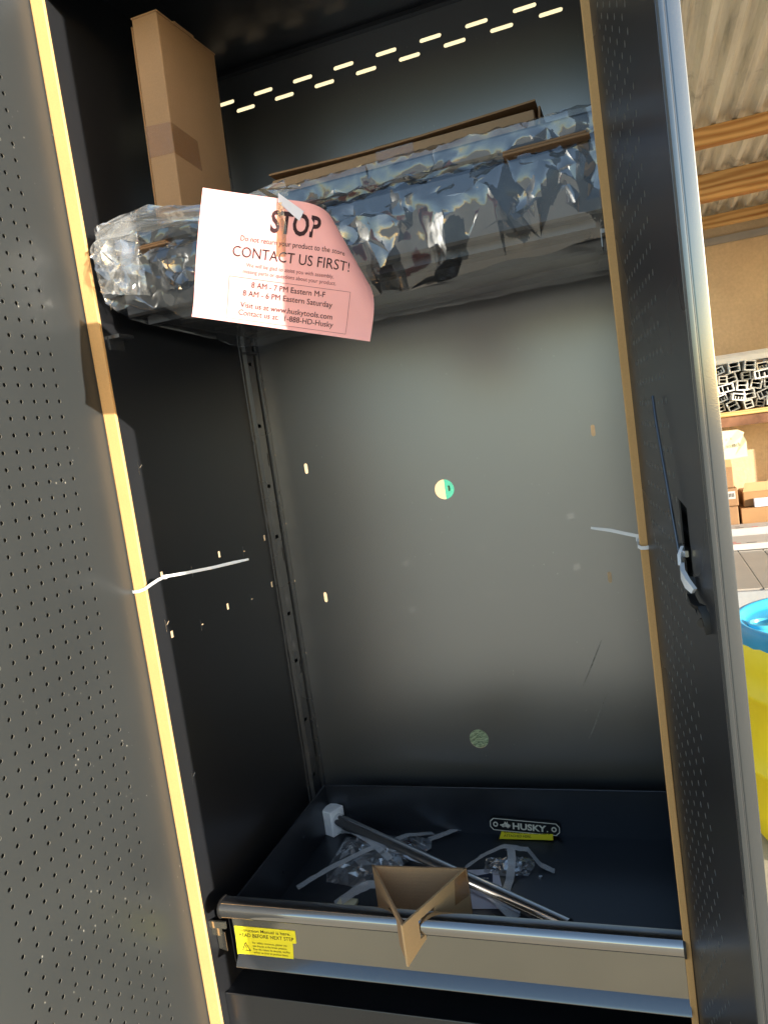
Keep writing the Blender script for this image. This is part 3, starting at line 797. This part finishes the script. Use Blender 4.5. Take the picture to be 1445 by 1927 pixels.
for i in range(4):
    p0, p1 = bx[i], bx[(i + 1) % 4]; nseg = 14
    dx, dy = p1[0] - p0[0], p1[1] - p0[1]; l_ = math.hypot(dx, dy); ox, oy = -dy / l_ * .00025, dx / l_ * .00025
    for k in range(nseg):
        a0, a1 = k / nseg, (k + 1) / nseg
        c = [(p0[0] + dx * a0 + ox, p0[1] + dy * a0 + oy), (p0[0] + dx * a1 + ox, p0[1] + dy * a1 + oy), (p0[0] + dx * a1 - ox, p0[1] + dy * a1 - oy), (p0[0] + dx * a0 - ox, p0[1] + dy * a0 - oy)]
        m.face([fT(x, y, .0004) for x, y in c])
m.build('printed_frame', 'ink_grey', pn)
# folded corner flap and clear tape that holds the sheet to the film
m = MB(); A_, B_, C_ = Vector(paper(-.020, -.077)), Vector(paper(.012, -.072)), Vector(paper(.010, -.052))
m.mesh([A_ + en * .001 + Vector((0, 0, .010)), B_ + en * .002 - Vector((0, 0, .004)), C_ + en * .0012 + Vector((0, 0, .004)), A_ + en * .0016 + Vector((-.002, 0, -.001))], [(0, 1, 2), (0, 2, 3)])
m.build('folded_corner', 'leaflet_white', pn)
m = MB(); m.uv = None
tp = [Vector(paper(-.010, -.010, .0006)), Vector(paper(-.013, -.045, .0007)), Vector(paper(-.016, -.076, .0008)), Vector((.430, -.150, 1.515)), Vector((.440, -.06, 1.538)), Vector((.446, -.016, 1.545))]
m.ribbon(tp, tuple(e1), .012, .0003); m.build('tape', 'tape_clear', pn)

# ------------------------------------------------------------------ things in the drawer
m = MB(); m.tube([(.094, .452, .279), (.668, .150, .2590)], .0155, 28)
tb = m.build('steel_tube', 'chrome', None, angle=40, origin=(.36, .32, .26)); tag(tb, 'polished steel hanging rod lying diagonally across the drawer', 'metal tube')
m = MB(); fo = Vector((.088, .455, .243)); ca, sa = math.cos(R(-24)), math.sin(R(-24))
t_ = MB(); t_.bevbox(-.019, .019, -.022, .022, .0, .062, .002)
m.mesh([(fo.x + a_ * ca - b_ * sa + .010 * (c_ / .06) * 0, fo.y + a_ * sa + b_ * ca, fo.z + c_) for a_, b_, c_ in t_.v], t_.f)
fm = m.build('foam_block', 'foam', None, origin=fo); tag(fm, 'white foam block capping the far end of the steel rod', 'foam block')

def crumple_bag(name, poly, hmax, n, seed, mat, parent, z0):
    rnd = random.Random(seed); xs = [p[0] for p in poly]; ys = [p[1] for p in poly]
    def inside(x, y):
        c = False; j = len(poly) - 1
        for k in range(len(poly)):
            if (poly[k][1] > y) != (poly[j][1] > y) and x < (poly[j][0] - poly[k][0]) * (y - poly[k][1]) / (poly[j][1] - poly[k][1]) + poly[k][0]: c = not c
            j = k
        return c
    def edge_d(x, y):
        b = 9
        for k in range(len(poly)):
            p, q_ = Vector(poly[k]), Vector(poly[(k + 1) % len(poly)]); d = q_ - p; t = max(0, min(1, (Vector((x, y)) - p).dot(d) / d.length_squared))
            b = min(b, (Vector((x, y)) - p - d * t).length)
        return b
    V = []
    while len(V) < n:
        x, y = rnd.uniform(min(xs), max(xs)), rnd.uniform(min(ys), max(ys))
        if inside(x, y): V.append(Vector((x, y)))
    for k in range(len(poly)):
        p, q_ = Vector(poly[k]), Vector(poly[(k + 1) % len(poly)])
        for i in range(6): V.append(p + (q_ - p) * i / 6)
    vs, es, fs, *_ = delaunay_2d_cdt(V, [], [], 0, 1e-6)
    P = [(v.x, v.y, z0 + .001 + (hmax * min(1, edge_d(v.x, v.y) / .03) * rnd.uniform(.45, 1.0) if edge_d(v.x, v.y) > 1e-4 else rnd.uniform(0, .003))) for v in vs]
    F = [tuple(f) for f in fs if inside(sum(vs[i].x for i in f) / 3, sum(vs[i].y for i in f) / 3)]
    m = MB(); m.mesh(P, F); return m.build(name, mat, parent)
def tape_piece(pts, w_, parent=None, wd=(0, 0, 1), mat='tape_milky', name='tape_strip', vert=False):
    pts = [Vector(p) for p in pts]; Q = []
    for i in range(len(pts) - 1):
        for k in range(6): Q.append(pts[i].lerp(pts[i + 1], k / 6) + Vector((0, 0, .0015 * noise.noise((i * 6 + k, pts[0].x * 50, 1)))))
    Q.append(pts[-1])
    m = MB(); vs = []; F = []; uv = []; d0 = (pts[-1] - pts[0]).normalized(); side_ = Vector((-d0.y, d0.x, 0)).normalized(); lng = 0
    for i, p in enumerate(Q):
        if i: lng += (Q[i] - Q[i - 1]).length
        for k in (-1, -.33, .33, 1):
            vs.append(p + side_ * k * w_ / 2 + Vector((0, 0, .0015 * noise.noise((i * .9, k * 3, pts[0].y * 40))))); uv.append(((k + 1) / 2 * .25, lng * 2))
    for i in range(len(Q) - 1):
        for k in range(3): F.append((i * 4 + k, i * 4 + k + 1, (i + 1) * 4 + k + 1, (i + 1) * 4 + k))
    m.mesh(vs, F); m.uv = uv
    return m.build(name, mat, parent, smooth=True)
def bolts(parent, pts, seed):
    rnd = random.Random(seed)
    for (x, y) in pts:
        a_ = rnd.uniform(0, math.pi); d = Vector((math.cos(a_), math.sin(a_), rnd.uniform(-.1, .1))).normalized()
        m = MB(); p = Vector((x, y, .249)); m.tube([p, p + d * .022], .003, 8); m.tube([p, p - d * .005], .0062, 6); m.build('bolt', 'chrome', parent)
b1 = thing('hardware_bag', 'larger clear bag of bolts behind the folded cardboard piece', 'plastic bag', (.23, .35, .243), 'bags of hardware taped in the drawer')
bolts(b1, [(.17, .31), (.19, .33), (.215, .30), (.20, .36), (.24, .33), (.23, .29), (.25, .37), (.18, .29), (.27, .35)], 3)
crumple_bag('bag_film', [(.127, .427), (.20, .445), (.335, .440), (.345, .40), (.30, .33), (.283, .262), (.215, .245), (.150, .256), (.132, .30)], .026, 260, 4, 'bag_film', b1, .243)
tape_piece([(.094, .228, .246), (.15, .268, .266), (.22, .34, .273), (.29, .412, .268), (.335, .455, .25)], .017, b1)
tape_piece([(.098, .448, .246), (.16, .41, .272), (.22, .365, .274), (.275, .325, .262)], .017, b1)
tape_piece([(.33, .435, .246), (.385, .475, .250), (.40, .487, .246)], .018, b1)
m = MB()                                          # small recycling mark printed on the bag
for i in range(3):
    a0 = 2 * math.pi * i / 3 + .4; p0 = Vector((.300 + .009 * math.cos(a0), .372 + .009 * math.sin(a0), .2735)); p1 = Vector((.300 + .009 * math.cos(a0 + 1.7), .372 + .009 * math.sin(a0 + 1.7), .2735))
    m.ribbon([p0, p1], (0, 0.2, 1), .002, .0018)
m.build('printed_mark', 'ink', b1)
b2 = thing('hardware_bag', 'smaller clear bag of screws taped down below the nameplate', 'plastic bag', (.525, .345, .243), 'bags of hardware taped in the drawer')
bolts(b2, [(.49, .345), (.51, .36), (.53, .335), (.55, .35), (.56, .33), (.50, .33), (.535, .36)], 8)
crumple_bag('bag_film', [(.474, .372), (.53, .384), (.578, .378), (.580, .350), (.571, .318), (.52, .312), (.478, .322)], .024, 170, 9, 'bag_film', b2, .243)
tape_piece([(.436, .333, .246), (.470, .362, .258), (.515, .378, .272), (.565, .376, .268), (.592, .352, .250), (.622, .340, .245)], .017, b2)
tape_piece([(.517, .405, .246), (.530, .375, .271), (.538, .335, .270), (.537, .300, .248), (.534, .262, .245)], .017, b2)

# leaflet under the rod
lf = thing('instruction_leaflet', 'white and navy printed leaflet half under the steel rod', 'leaflet', (.485, .27, .244))
m = MB(); m.hexa([(.425, .325, .2436), (.455, .200, .2436), (.545, .212, .2436), (.505, .338, .2436), (.425, .325, .2446), (.455, .200, .2446), (.545, .212, .2446), (.505, .338, .2446)]); m.build('sheet', 'leaflet_white', lf)
m = MB(); m.hexa([(.440, .298, .2448), (.447, .272, .2448), (.505, .280, .2448), (.497, .322, .2448), (.440, .298, .2452), (.447, .272, .2452), (.505, .280, .2452), (.497, .322, .2452)]); m.build('printed_block', 'leaflet_dark', lf)
m = MB()
for k in range(4): m.box(.468 + k * .0065, .473 + k * .0065, .300, .3035, .24535, .2455)
m.build('printed_line', 'white_print', lf)
# loose tape strips by the front rail
o = tape_piece([(.200, .182, .245), (.235, .205, .262), (.262, .222, .268), (.290, .235, .262)], .030, None, name='loose_tape_strip'); tag(o, 'crinkled ribbed tape strip left of the folded cardboard piece', 'tape', 'loose tape strips in the drawer')
o = tape_piece([(.455, .275, .246), (.50, .24, .262), (.535, .205, .260), (.566, .182, .246)], .024, None, name='loose_tape_strip'); tag(o, 'ribbed tape strip lying on the leaflet below the steel rod', 'tape', 'loose tape strips in the drawer')
m = MB(); m.bevbox(.205, .245, .165, .20, .243, .251, .001); o = m.build('packing_scrap', 'cream_paper', None, origin=(.225, .18, .243)); tag(o, 'small cream card scrap under the tape strip at the drawer front', 'card scrap')
# folded triangular cardboard piece on the rail
A3, B3, C3 = Vector((.3278, .106, 0)), Vector((.506, .114, 0)), Vector((.436, -.053, 0))
wg = thing('folded_cardboard', 'triangular folded cardboard piece hooked over the drawer rail', 'cardboard', (.43, .05, .315))
ZW = .385
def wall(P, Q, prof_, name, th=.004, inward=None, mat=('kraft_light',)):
    d = (Q - P); l_ = d.length; d.normalize(); n_ = Vector((-d.y, d.x, 0)); c_ = (A3 + B3 + C3) / 3; fl = MB()
    if n_.dot(c_ - P) < 0: n_ = -n_
    m = MB(); m.prism(prof_(l_), 0, th, lambda a_, z, w_: tuple(P + d * a_ + n_ * w_ + Vector((0, 0, z)))); 
    o = m.build(name, mat[0], wg); k = int(l_ / .0075)
    for i in range(k):                                   # corrugation showing along the cut top edge
        a_ = .006 + (l_ - .012) * i / k; c1, c2 = (.0009, .0031) if i % 2 else (.0031, .0009); b_ = a_ + (l_ - .012) / k
        pt = lambda q, ww, z: tuple(P + d * q + n_ * ww + Vector((0, 0, z)))
        fl.face([pt(a_, c1 - .0003, ZW + .0002), pt(b_, c2 - .0003, ZW + .0002), pt(b_, c2 + .0003, ZW + .0002), pt(a_, c1 + .0003, ZW + .0002)])
    stuff(fl.build('corrugation', 'kraft_dark', o)); return o
tY = lambda P, Q, y: (y - P.y) / (Q.y - P.y)
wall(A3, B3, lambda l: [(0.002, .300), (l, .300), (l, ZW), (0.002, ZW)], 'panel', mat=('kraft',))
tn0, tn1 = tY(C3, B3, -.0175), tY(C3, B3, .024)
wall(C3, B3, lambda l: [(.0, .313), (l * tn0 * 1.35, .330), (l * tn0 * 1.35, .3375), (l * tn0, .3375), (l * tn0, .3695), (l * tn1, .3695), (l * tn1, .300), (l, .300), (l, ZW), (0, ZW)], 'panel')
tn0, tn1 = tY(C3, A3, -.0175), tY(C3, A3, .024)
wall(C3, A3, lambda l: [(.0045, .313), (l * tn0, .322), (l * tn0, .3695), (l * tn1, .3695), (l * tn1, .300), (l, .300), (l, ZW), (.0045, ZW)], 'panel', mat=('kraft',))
m = MB(); d = (B3 - C3).normalized(); n_ = Vector((d.y, -d.x, 0)) * .0006
if n_.y > 0: n_ = -n_
m.mesh([tuple(C3 + d * a_ + n_ + Vector((0, 0, z))) for a_, z in ((.135, .340), (.182, .335), (.182, .384), (.142, .384))], [(0, 1, 2, 3)]); m.build('tape', 'tape_clear', wg)

# nameplate + yellow tag
def octo(x0, x1, z0, z1, c): return [(x0 + c, z0), (x1 - c, z0), (x1, z0 + c), (x1, z1 - c), (x1 - c, z1), (x0 + c, z1), (x0, z1 - c), (x0, z0 + c)]
np_ = thing('nameplate', 'black and silver badge plate leaning on the rear wall of the drawer', 'nameplate', (.545, .468, .25))
pa = R(-3.6)
def fN(a_, b_, w_): return (.5455 + a_ * math.cos(pa) - b_ * math.sin(pa), .4705 - w_ - .02 * (-b_) * 0 - (.016 - b_) * .10, .2672 + a_ * math.sin(pa) + b_)
m = MB(); m.prism(octo(-.0785, .0785, -.0150, .0150, .008), 0, .003, fN); m.build('plate', 'plate_black', np_)
m = MB(); ou, inn = octo(-.0770, .0770, -.0137, .0137, .0075), octo(-.0752, .0752, -.0119, .0119, .0068)
for i in range(8):
    j = (i + 1) % 8; m.face([fN(*ou[i], .0036), fN(*ou[j], .0036), fN(*inn[j], .0036), fN(*inn[i], .0036)])
m.build('border', 'plate_silver', np_)
for cx_ in (-.0645, .0645):
    m = MB(); o1, i1 = ngon(cx_, 0, .0058, .0058, 20), ngon(cx_, 0, .0030, .0030, 20)
    for i in range(20):
        j = (i + 1) % 20; m.face([fN(*o1[i], .0036), fN(*o1[j], .0036), fN(*i1[j], .0036), fN(*i1[i], .0036)])
    m.build('rivet_ring', 'plate_silver', np_)
m = MB(); put_text(m, 'HUSKY', -.027, -.0068, fN, .0190, .0740, bold=.035, lift=.0036)
m.mesh([fN(x, y, .0036) for x, y in ngon(.0500, -.0058, .0014, .0014, 10)], [tuple(range(10))])
m.build('lettering', 'plate_silver', np_)
m = MB()                                           # dog's head emblem
m.mesh([fN(x * .001, y * .001, .0036) for x, y in [(-55, 0), (-48, 2.0), (-45, 3.5), (-43.5, 8.2), (-40, 5.0), (-38, 8.8), (-36.5, 3.6), (-33, 1.5), (-29.5, 1.2), (-32, -.6), (-30, -2.0), (-33, -2.6), (-32, -5.2), (-35.5, -4.0), (-36.5, -7), (-40, -4.0), (-44, -4.0), (-47, -5.4), (-51, -4.2), (-50, -2.4), (-53.5, -2.2)]], [tuple(range(21))])
m.build('dog_head_emblem', 'plate_silver', np_)
m = MB(); m.mesh([fN(x * .001, y * .001, .0040) for x, y in [(-46, .8), (-42.5, 1.6), (-43.5, -.2)]] + [fN(x * .001, y * .001, .0040) for x, y in [(-50, -2.2), (-44, -1.6), (-40, -2.2), (-44, -2.6)]], [(0, 1, 2), (3, 4, 5, 6)]); m.build('emblem_line', 'plate_black', np_)
m = MB(); m.cur = 0
fY = lambda a_, b_, w_: (.5465 + a_ - .02 * b_, .4625 - .0145 * 0 + b_ * .90 - w_ * .3, .2445 + max(0, b_ + .012) * .55 + w_)
m.prism([(-.058, -.0125), (.0605, -.0105), (.060, .0065), (-.0535, .0075)], 0, .0004, fY)
m.cur = 1
put_text(m, 'EXTRA SET OF SHELF CLIPS', -.048, .0005, fY, .0075, .100, lift=.0008, bold=.004); put_text(m, 'ATTACHED HERE.', -.048, -.0075, fY, .0075, .061, lift=.0008, bold=.004)
yt = m.build('yellow_tag', ['yellow_label', 'ink'], None, origin=(.5465, .46, .244)); tag(yt, 'yellow printed paper tag lying just under the black nameplate', 'tag')
m = MB(); m.tube([(.596, .317, .2431), (.596, .317, .2470)], [.0045, .0040], 12); o = m.build('steel_washer', 'chrome', None, origin=(.596, .317, .243)); tag(o, 'tiny bright fastener on the bare drawer floor', 'fastener')
# pallet under the cabinet
pl = thing('wooden_pallet', 'low wooden pallet carrying the cabinet', 'pallet', (.45, .27, GZ))
for i in range(3): m = MB(); m.box(.0 + i * .39, .09 + i * .39, .05, .53, GZ + .001, GZ + .088); m.build('bearer', 'pallet_wood', pl)
for i in range(5): m = MB(); m.box(-.01, .9, .04 + i * .1, .12 + i * .1, GZ + .0885, GZ + .108); m.build('deck_board', 'pallet_wood', pl)

# ------------------------------------------------------------------ SHED BEHIND
wl = thing('stucco_wall', 'beige stucco wall of the open shed behind', 'wall', (1.5, 3.4, GZ))
m = MB(); m.box(-3.2, 7.0, 3.38, 3.55, GZ, 2.35); m.build('wall_face', 'stucco', wl); m = MB(); m.box(-3.2, 7.0, 3.375, 3.56, 2.352, 4.2); m.build('painted_parapet', 'cream_wall', wl)
m = MB(); m.box(1.0, 5.4, 3.365, 3.378, 1.925, 1.962); m.build('wall_plate', 'plank_grey', wl)
rf = thing('shed_roof', 'rusty corrugated tin roof on wooden purlins, far end added out of view', 'roof', (2.5, 2.4, 2.0))
def sheet(x0, wdt, idx):
    m = MB(); n = int(wdt / .0085); vs = []
    for i in range(n + 1):
        x = x0 + wdt * i / n; ph = (x - x0) / .068 * 2 * math.pi
        zz = .011 * max(-1, min(1, 2.6 * math.cos(ph) + .5)) + .002 * idx % .004
        for y in (.55, 1.4, 2.2, 3.0, 3.46): vs.append((x, y, 2.078 + .010 * (2.2 - y) + zz + .003 * noise.noise((x * 2, y * 2, 0))))
    F = [(i * 5 + k, (i + 1) * 5 + k, (i + 1) * 5 + k + 1, i * 5 + k + 1) for i in range(n) for k in range(4)]
    m.mesh(vs, F); return m.build('roof_sheet', 'roof_tin', rf)
for i in range(9): sheet(.98 + i * .66, .70, i)  # far sheets out of view are added to keep the wall in shade
for (y, zb, zt) in ((1.85, 2.000, 2.064), (2.45, 1.950, 2.000), (3.20, 1.985, 2.044)):
    zt2 = 2.066 if y < 2 else (2.062 if y < 3 else 2.056)
    m = MB(); m.bevbox(.96, 6.9, y, y + .040, zb, zt if y != 2.45 else 2.060, .004)
    m.build('purlin', 'purlin_wood', rf)
for y in (.75, 3.25): m = MB(); m.bevbox(6.6, 6.69, y, y + .09, GZ, 2.06, .004); m.build('added_roof_post', 'purlin_wood', rf)

# rack with vinyl profiles
rk = thing('storage_rack', 'rusty steel rack with a wooden board shelf', 'rack', (1.6, 3.1, GZ))
m = MB(); m.bevbox(1.05, 2.3, 2.93, 3.36, 1.030, 1.052, .002); m.build('shelf_board', 'board_wood', rk)
m = MB(); m.box(1.05, 2.3, 2.945, 2.985, .985, 1.0295); m.box(1.05, 2.3, 2.945, 3.0, .980, .9848); m.build('beam', 'rust_beam', rk)
for (x, y, z) in ((2.25, 2.95, 1.6), (1.05, 3.30, 1.4)): m = MB(); m.box(x, x + .05, y, y + .05, GZ, z); m.build('upright', 'rust_beam', rk)
def profile_mesh(w_, h_, kind):
    m = MB(); t = .0055; Lh = .40
    def ring(x0, x1, z0, z1): m.box(x0, x1, 0, Lh, z0, z1)
    ring(-w_ / 2, w_ / 2, h_ - t, h_); ring(-w_ / 2, w_ / 2, 0, t); ring(-w_ / 2, -w_ / 2 + t, t, h_ - t); ring(w_ / 2 - t, w_ / 2, t, h_ - t)
    if kind == 0:
        for k in (-.25, 0, .25): ring(k * w_ - .0012, k * w_ + .0012, t, h_ * .55)
    elif kind == 1: ring(-w_ / 2 + t, w_ / 2 - t, h_ * .5, h_ * .5 + .0025)
    else:
        ring(-w_ * .22, -w_ * .22 + .0025, t, h_ - t); ring(w_ * .1, w_ * .1 + .0025, t, h_ * .6)
    return m
rnd = random.Random(21); protos = []
kinds = [(.055, .035, 0), (.050, .050, 1), (.072, .040, 2), (.040, .040, 1)]
grp = 'white vinyl profiles piled on the rack'
row_z = 1.0535; first = {}
ORD = ['first', 'second', 'third', 'fourth', 'fifth', 'sixth', 'seventh', 'eighth', 'ninth', 'tenth', 'eleventh', 'twelfth']
ROW = ['bottom', 'second lowest', 'middle', 'second highest', 'top']
for r_ in range(5):
    x = 1.245 + rnd.uniform(0, .02); c_ = 0
    while x < 1.62 - .01 * r_:
        k = rnd.randrange(4); w_, h_, kd = kinds[k]
        if k not in first: o = first[k] = profile_mesh(*kinds[k]).build('vinyl_profile', 'vinyl_white' if k != 3 else 'vinyl_grey')
        else: o = first[k].copy(); COL.objects.link(o)
        o.location = (x + w_ / 2, 2.945 + rnd.uniform(0, .09), row_z + rnd.uniform(0, .006)); o.rotation_euler = (0, rnd.uniform(-.34, .34) + rnd.choice((0, 0, 0, math.pi / 2 * .0)), 0)
        tag(o, '%s, %s from the cabinet door, %s row of the pile' % (['ribbed low white profile', 'square white profile', 'wide chambered white profile', 'small dirty grey profile'][k], ORD[c_], ROW[r_]), 'vinyl profile', grp)
        x += w_ * 1.06 + rnd.uniform(.006, .014); c_ += 1
    row_z += .0455
for i, (y, z, h_) in enumerate(((2.99, 1.287, .030), (3.07, 1.287, .040), (3.16, 1.287, .052))):
    m = MB()
    m.bevbox(1.10, 2.5, y, y + .07, z, z + h_, .004)
    m.box(1.10, 2.5, y - .002, y, z + h_ * .4, z + h_ * .6)
    o = m.build('vinyl_board', 'vinyl_white', None, origin=(1.8, y, z)); tag(o, ['lowest long white vinyl board laid across the profile pile', 'middle long white vinyl board laid across the profile pile', 'rearmost, tallest long white vinyl board laid across the profile pile'][i], 'vinyl board', 'long white boards on top of the pile')
# paper tag
m = MB(); m.cur = 0
fG = lambda a_, b_, w_: (a_, 2.938 - w_ - .01 * math.sin(b_ * 30), b_)
m.prism([(1.20, .965), (1.325, .962), (1.352, .945), (1.346, .935), (1.358, .905), (1.360, .828), (1.29, .822), (1.20, .825)], 0, .0006, fG)
m.cur = 1; put_text(m, 'each', 1.290, .882, fG, .028, .036, lift=.001, bold=.01); put_text(m, 'x', 1.286, .918, fG, .02, .009, lift=.001, bold=.01)
o = m.build('price_note', ['cream_paper', 'print_black'], None, origin=(1.28, 2.938, .96)); tag(o, 'torn cream paper note hanging from the rusty rack beam', 'note')

# boards stack, cartons
rnd = random.Random(4)
sk = thing('plank_stack', 'flat stack of pale grey planks behind the blue barrel', 'plank stack', (1.6, 2.4, GZ))
for (y0, y1) in ((1.905, 2.62), (2.64, 3.34)):
    for i in range(13):
        x0 = .935 + i * .104
        m = MB(); m.bevbox(x0, x0 + .1005, y0 + rnd.uniform(-.006, .006), y1 + rnd.uniform(-.005, .005), .398, .420 + rnd.uniform(-.0008, .0012), .0012); m.build('plank', 'plank_grey', sk)
m = MB()
for zz in (.372, .346, .32): m.box(.94, 2.28, 1.915, 3.33, zz, zz + .022)
m.build('lower_planks', 'plank_grey', sk)
m = MB(); m.box(.93, 2.29, 1.880, 1.899, .30, .417); m.box(.93, 2.29, 1.92, 3.3, .28, .318); m.box(1.0, 1.08, 2.0, 3.2, GZ, .279); m.box(2.1, 2.18, 2.0, 3.2, GZ, .279); m.build('steel_skid', 'steel_grey', sk)
def flat_box(x0, x1, y0, y1, z0, z1, label, seed):
    t_ = thing('long_flat_box', label, 'box', ((x0 + x1) / 2, (y0 + y1) / 2, z0), 'long white printed boxes on the planks')
    m = MB(); m.bevbox(x0, x1, y0, y1, z0, z1, .002); m.build('box_body', 'white_print', t_)
    rn = random.Random(seed); m = MB(); m.cur = 0
    x = x0 + .04
    while x < x1 - .05:
        wv = rn.uniform(.01, .05); m.cur = 1 if rn.random() < .3 else 0
        for r_ in range(rn.choice((1, 2))): m.box(x, x + wv * (1 if not r_ else .6), y0 + .02 + r_ * .035, y0 + .028 + r_ * .035, z1 + .0003, z1 + .0008)
        x += wv + rn.uniform(.01, .06)
    stuff(m.build('print', ['print_black', 'print_red'], t_))
flat_box(1.02, 2.2, 2.64, 2.86, .4235, .452, 'white printed box nearer the blue barrel on the grey planks', 1)
flat_box(1.05, 2.2, 2.96, 3.10, .4235, .470, 'white printed box farther back, in front of the brown cartons', 2)
def carton(x0, x1, y0, y1, z0, z1, label, mat, lab=False, op=False):
    t_ = thing('cardboard_box', label, 'box', ((x0 + x1) / 2, (y0 + y1) / 2, z0), 'brown cartons by the shed wall')
    m = MB(); m.bevbox(x0, x1, y0, y1, z0, z1, .003); m.build('box_body', mat, t_)
    m = MB(); m.box((x0 + x1) / 2 - .02, (x0 + x1) / 2 + .02, y0 - .001, y0 - .0004, z0 + .002, z1 - .002); m.build('tape', 'kraft_edge', t_)
    if op: m = MB(); m.hexa([(x0, y0, z1), (x1, y0, z1), (x1, y0 + .003, z1), (x0, y0 + .003, z1), (x0 + .01, y0 - .03, z1 + .05), (x1 - .01, y0 - .035, z1 + .05), (x1 - .01, y0 - .032, z1 + .05), (x0 + .01, y0 - .027, z1 + .05)]); m.build('flap', 'kraft_light', t_)
    if lab:
        m = MB(); m.cur = 0; m.box(x1 - .075, x1 - .012, y0 - .0022, y0 - .0012, z1 - .055, z1 - .015); m.cur = 1
        for k in range(8): m.box(x1 - .07 + k * .007, x1 - .067 + k * .007, y0 - .0032, y0 - .0024, z1 - .045, z1 - .025)
        m.build('shipping_label', ['white_print', 'print_black'], t_)
carton(1.16, 1.312, 3.12, 3.34, .4235, .560, 'brown carton at the bottom of the small stack beside the door', 'kraft_dark')
carton(1.17, 1.318, 3.13, 3.34, .5625, .655, 'brown carton with a white label, middle of the small stack', 'kraft_dark', True)
carton(1.15, 1.305, 3.14, 3.34, .6575, .765, 'brown open carton on top of the small stack beside the door', 'kraft_dark', False, True)
carton(1.325, 1.85, 3.13, 3.34, .4235, .545, 'wide brown carton with a barcode label near the wall', 'kraft_edge', True)
carton(1.345, 1.80, 3.16, 3.35, .5475, .625, 'open taped carton lying on the wide brown carton', 'kraft_edge', False, True)
m = MB(); m.bevbox(1.39, 1.8, 3.12, 3.155, .5475, .590, .002); o = m.build('folded_sheet_pack', 'leaflet_white', None, origin=(1.6, 3.13, .55)); tag(o, 'pale lilac flat pack lying on the wide brown carton', 'flat pack')

# blue and yellow barrel
br = thing('plastic_barrel', 'blue plastic barrel with its side painted yellow', 'barrel', (1.335, 1.215, GZ))
BC = (1.345, 1.235); BR = .272; BT = .50
def lathe(prof_, n=64):
    m = MB(); vs = []
    for (r_, z) in prof_:
        for k in range(n):
            a_ = 2 * math.pi * k / n; vs.append((BC[0] + r_ * math.cos(a_), BC[1] + r_ * math.sin(a_), z))
    F = [(i * n + k, i * n + (k + 1) % n, (i + 1) * n + (k + 1) % n, (i + 1) * n + k) for i in range(len(prof_) - 1) for k in range(n)]
    m.mesh(vs, F); return m
m = lathe([(.0005, BT - .030), (.18, BT - .028), (.235, BT - .026), (.245, BT - .020), (.250, BT - .004), (.256, BT), (.266, BT - .001), (.2715, BT - .010), (.271, BT - .035), (.268, BT - .055)])
m.build('lid', 'blue_plastic', br, smooth=True)
m = lathe([(.267, BT - .050), (.2725, BT - .060), (.276, BT - .12), (.280, BT - .18), (.286, BT - .186), (.286, BT - .20), (.280, BT - .206), (.282, BT - .32), (.281, BT - .40), (.287, BT - .406), (.287, BT - .42), (.280, BT - .426), (.276, BT - .54), (.268, GZ + .03), (.25, GZ + .002), (.0005, GZ + .002)])
# ragged paint edge
m.v = [(x, y, z + (.012 * noise.noise((x * 30, y * 30, 1)) if i < 128 else 0)) for i, (x, y, z) in enumerate(m.v)]
m.build('painted_side', 'yellow_paint', br, smooth=True)
m = MB(); bx_, by_ = 1.140, 1.19
def ringm(m, cx_, cy_, r0, r1, z0, z1, n=28):
    pr_ = [(r1, z0), (r1, z1 - .003), (r1 - .003, z1), (r0 + .002, z1), (r0, z1 - .003), (r0, z0)]
    vs = [(cx_ + r_ * math.cos(2 * math.pi * k / n), cy_ + r_ * math.sin(2 * math.pi * k / n), z) for r_, z in pr_ for k in range(n)]
    m.mesh(vs, [(i * n + k, i * n + (k + 1) % n, (i + 1) * n + (k + 1) % n, (i + 1) * n + k) for i in range(5) for k in range(n)])
ringm(m, 1.155, 1.215, .036, .045, BT - .032, BT - .008); ringm(m, 1.155, 1.215, .045, .052, BT - .032, BT - .018)
m.tube([(1.155, 1.215, BT - .030), (1.155, 1.215, BT - .018)], .034, 24); m.build('bung', 'blue_plastic_light', br, angle=35)

# seen through the round holes
tc_ = thing('plastic_sheet', 'teal perforated plastic sheet seen through the upper round hole', 'plastic sheet', (.1, 2.4, GZ))
hs = []
for i in range(6):
    for j in range(17): hs.append(slot(-.016 + i * .033, .34 + j * .060, .0062, .0145, 4))
m = MB(); m.plate((-.036, .20, .30, 1.36), hs, lambda u, v, w_: (u, 2.42 + w_, v), .004); m.build('sheet', 'teal_plastic', tc_)
m = MB(); m.box(-.036, .20, 2.4245, 2.46, .30, 1.36); m.build('backing', 'green_weave_dark', tc_)
m = MB(); m.box(-.02, .0, 2.425, 2.45, GZ, .2995); m.box(.16, .18, 2.425, 2.45, GZ, .2995); m.build('leg', 'steel_grey', tc_)
m = MB(); rnd = random.Random(2)
m.cur = 1; m.box(-.25, .5, 1.55, 2.25, GZ + .001, GZ + .008); m.cur = 0
for _ in range(2600):
    x, y = rnd.uniform(-.12, .32), rnd.uniform(1.66, 2.12); l_ = rnd.uniform(.010, .022); a_ = R(rnd.choice((25, 25, 30, -20)) + rnd.uniform(-14, 14))
    dx, dy = math.cos(a_) * l_, math.sin(a_) * l_; nx, ny = -math.sin(a_) * .0011, math.cos(a_) * .0011; z = GZ + .0085 + rnd.uniform(0, .003)
    m.face([(x + nx, y + ny, z), (x - nx, y - ny, z), (x + dx - nx, y + dy - ny, z + .002), (x + dx + nx, y + dy + ny, z + .002)])
o = m.build('woven_mat', ['green_weave', 'green_weave_dark'], None, origin=(.1, 1.9, GZ)); tag(o, 'grey green woven mat on the ground seen through the lower round hole', 'mat')
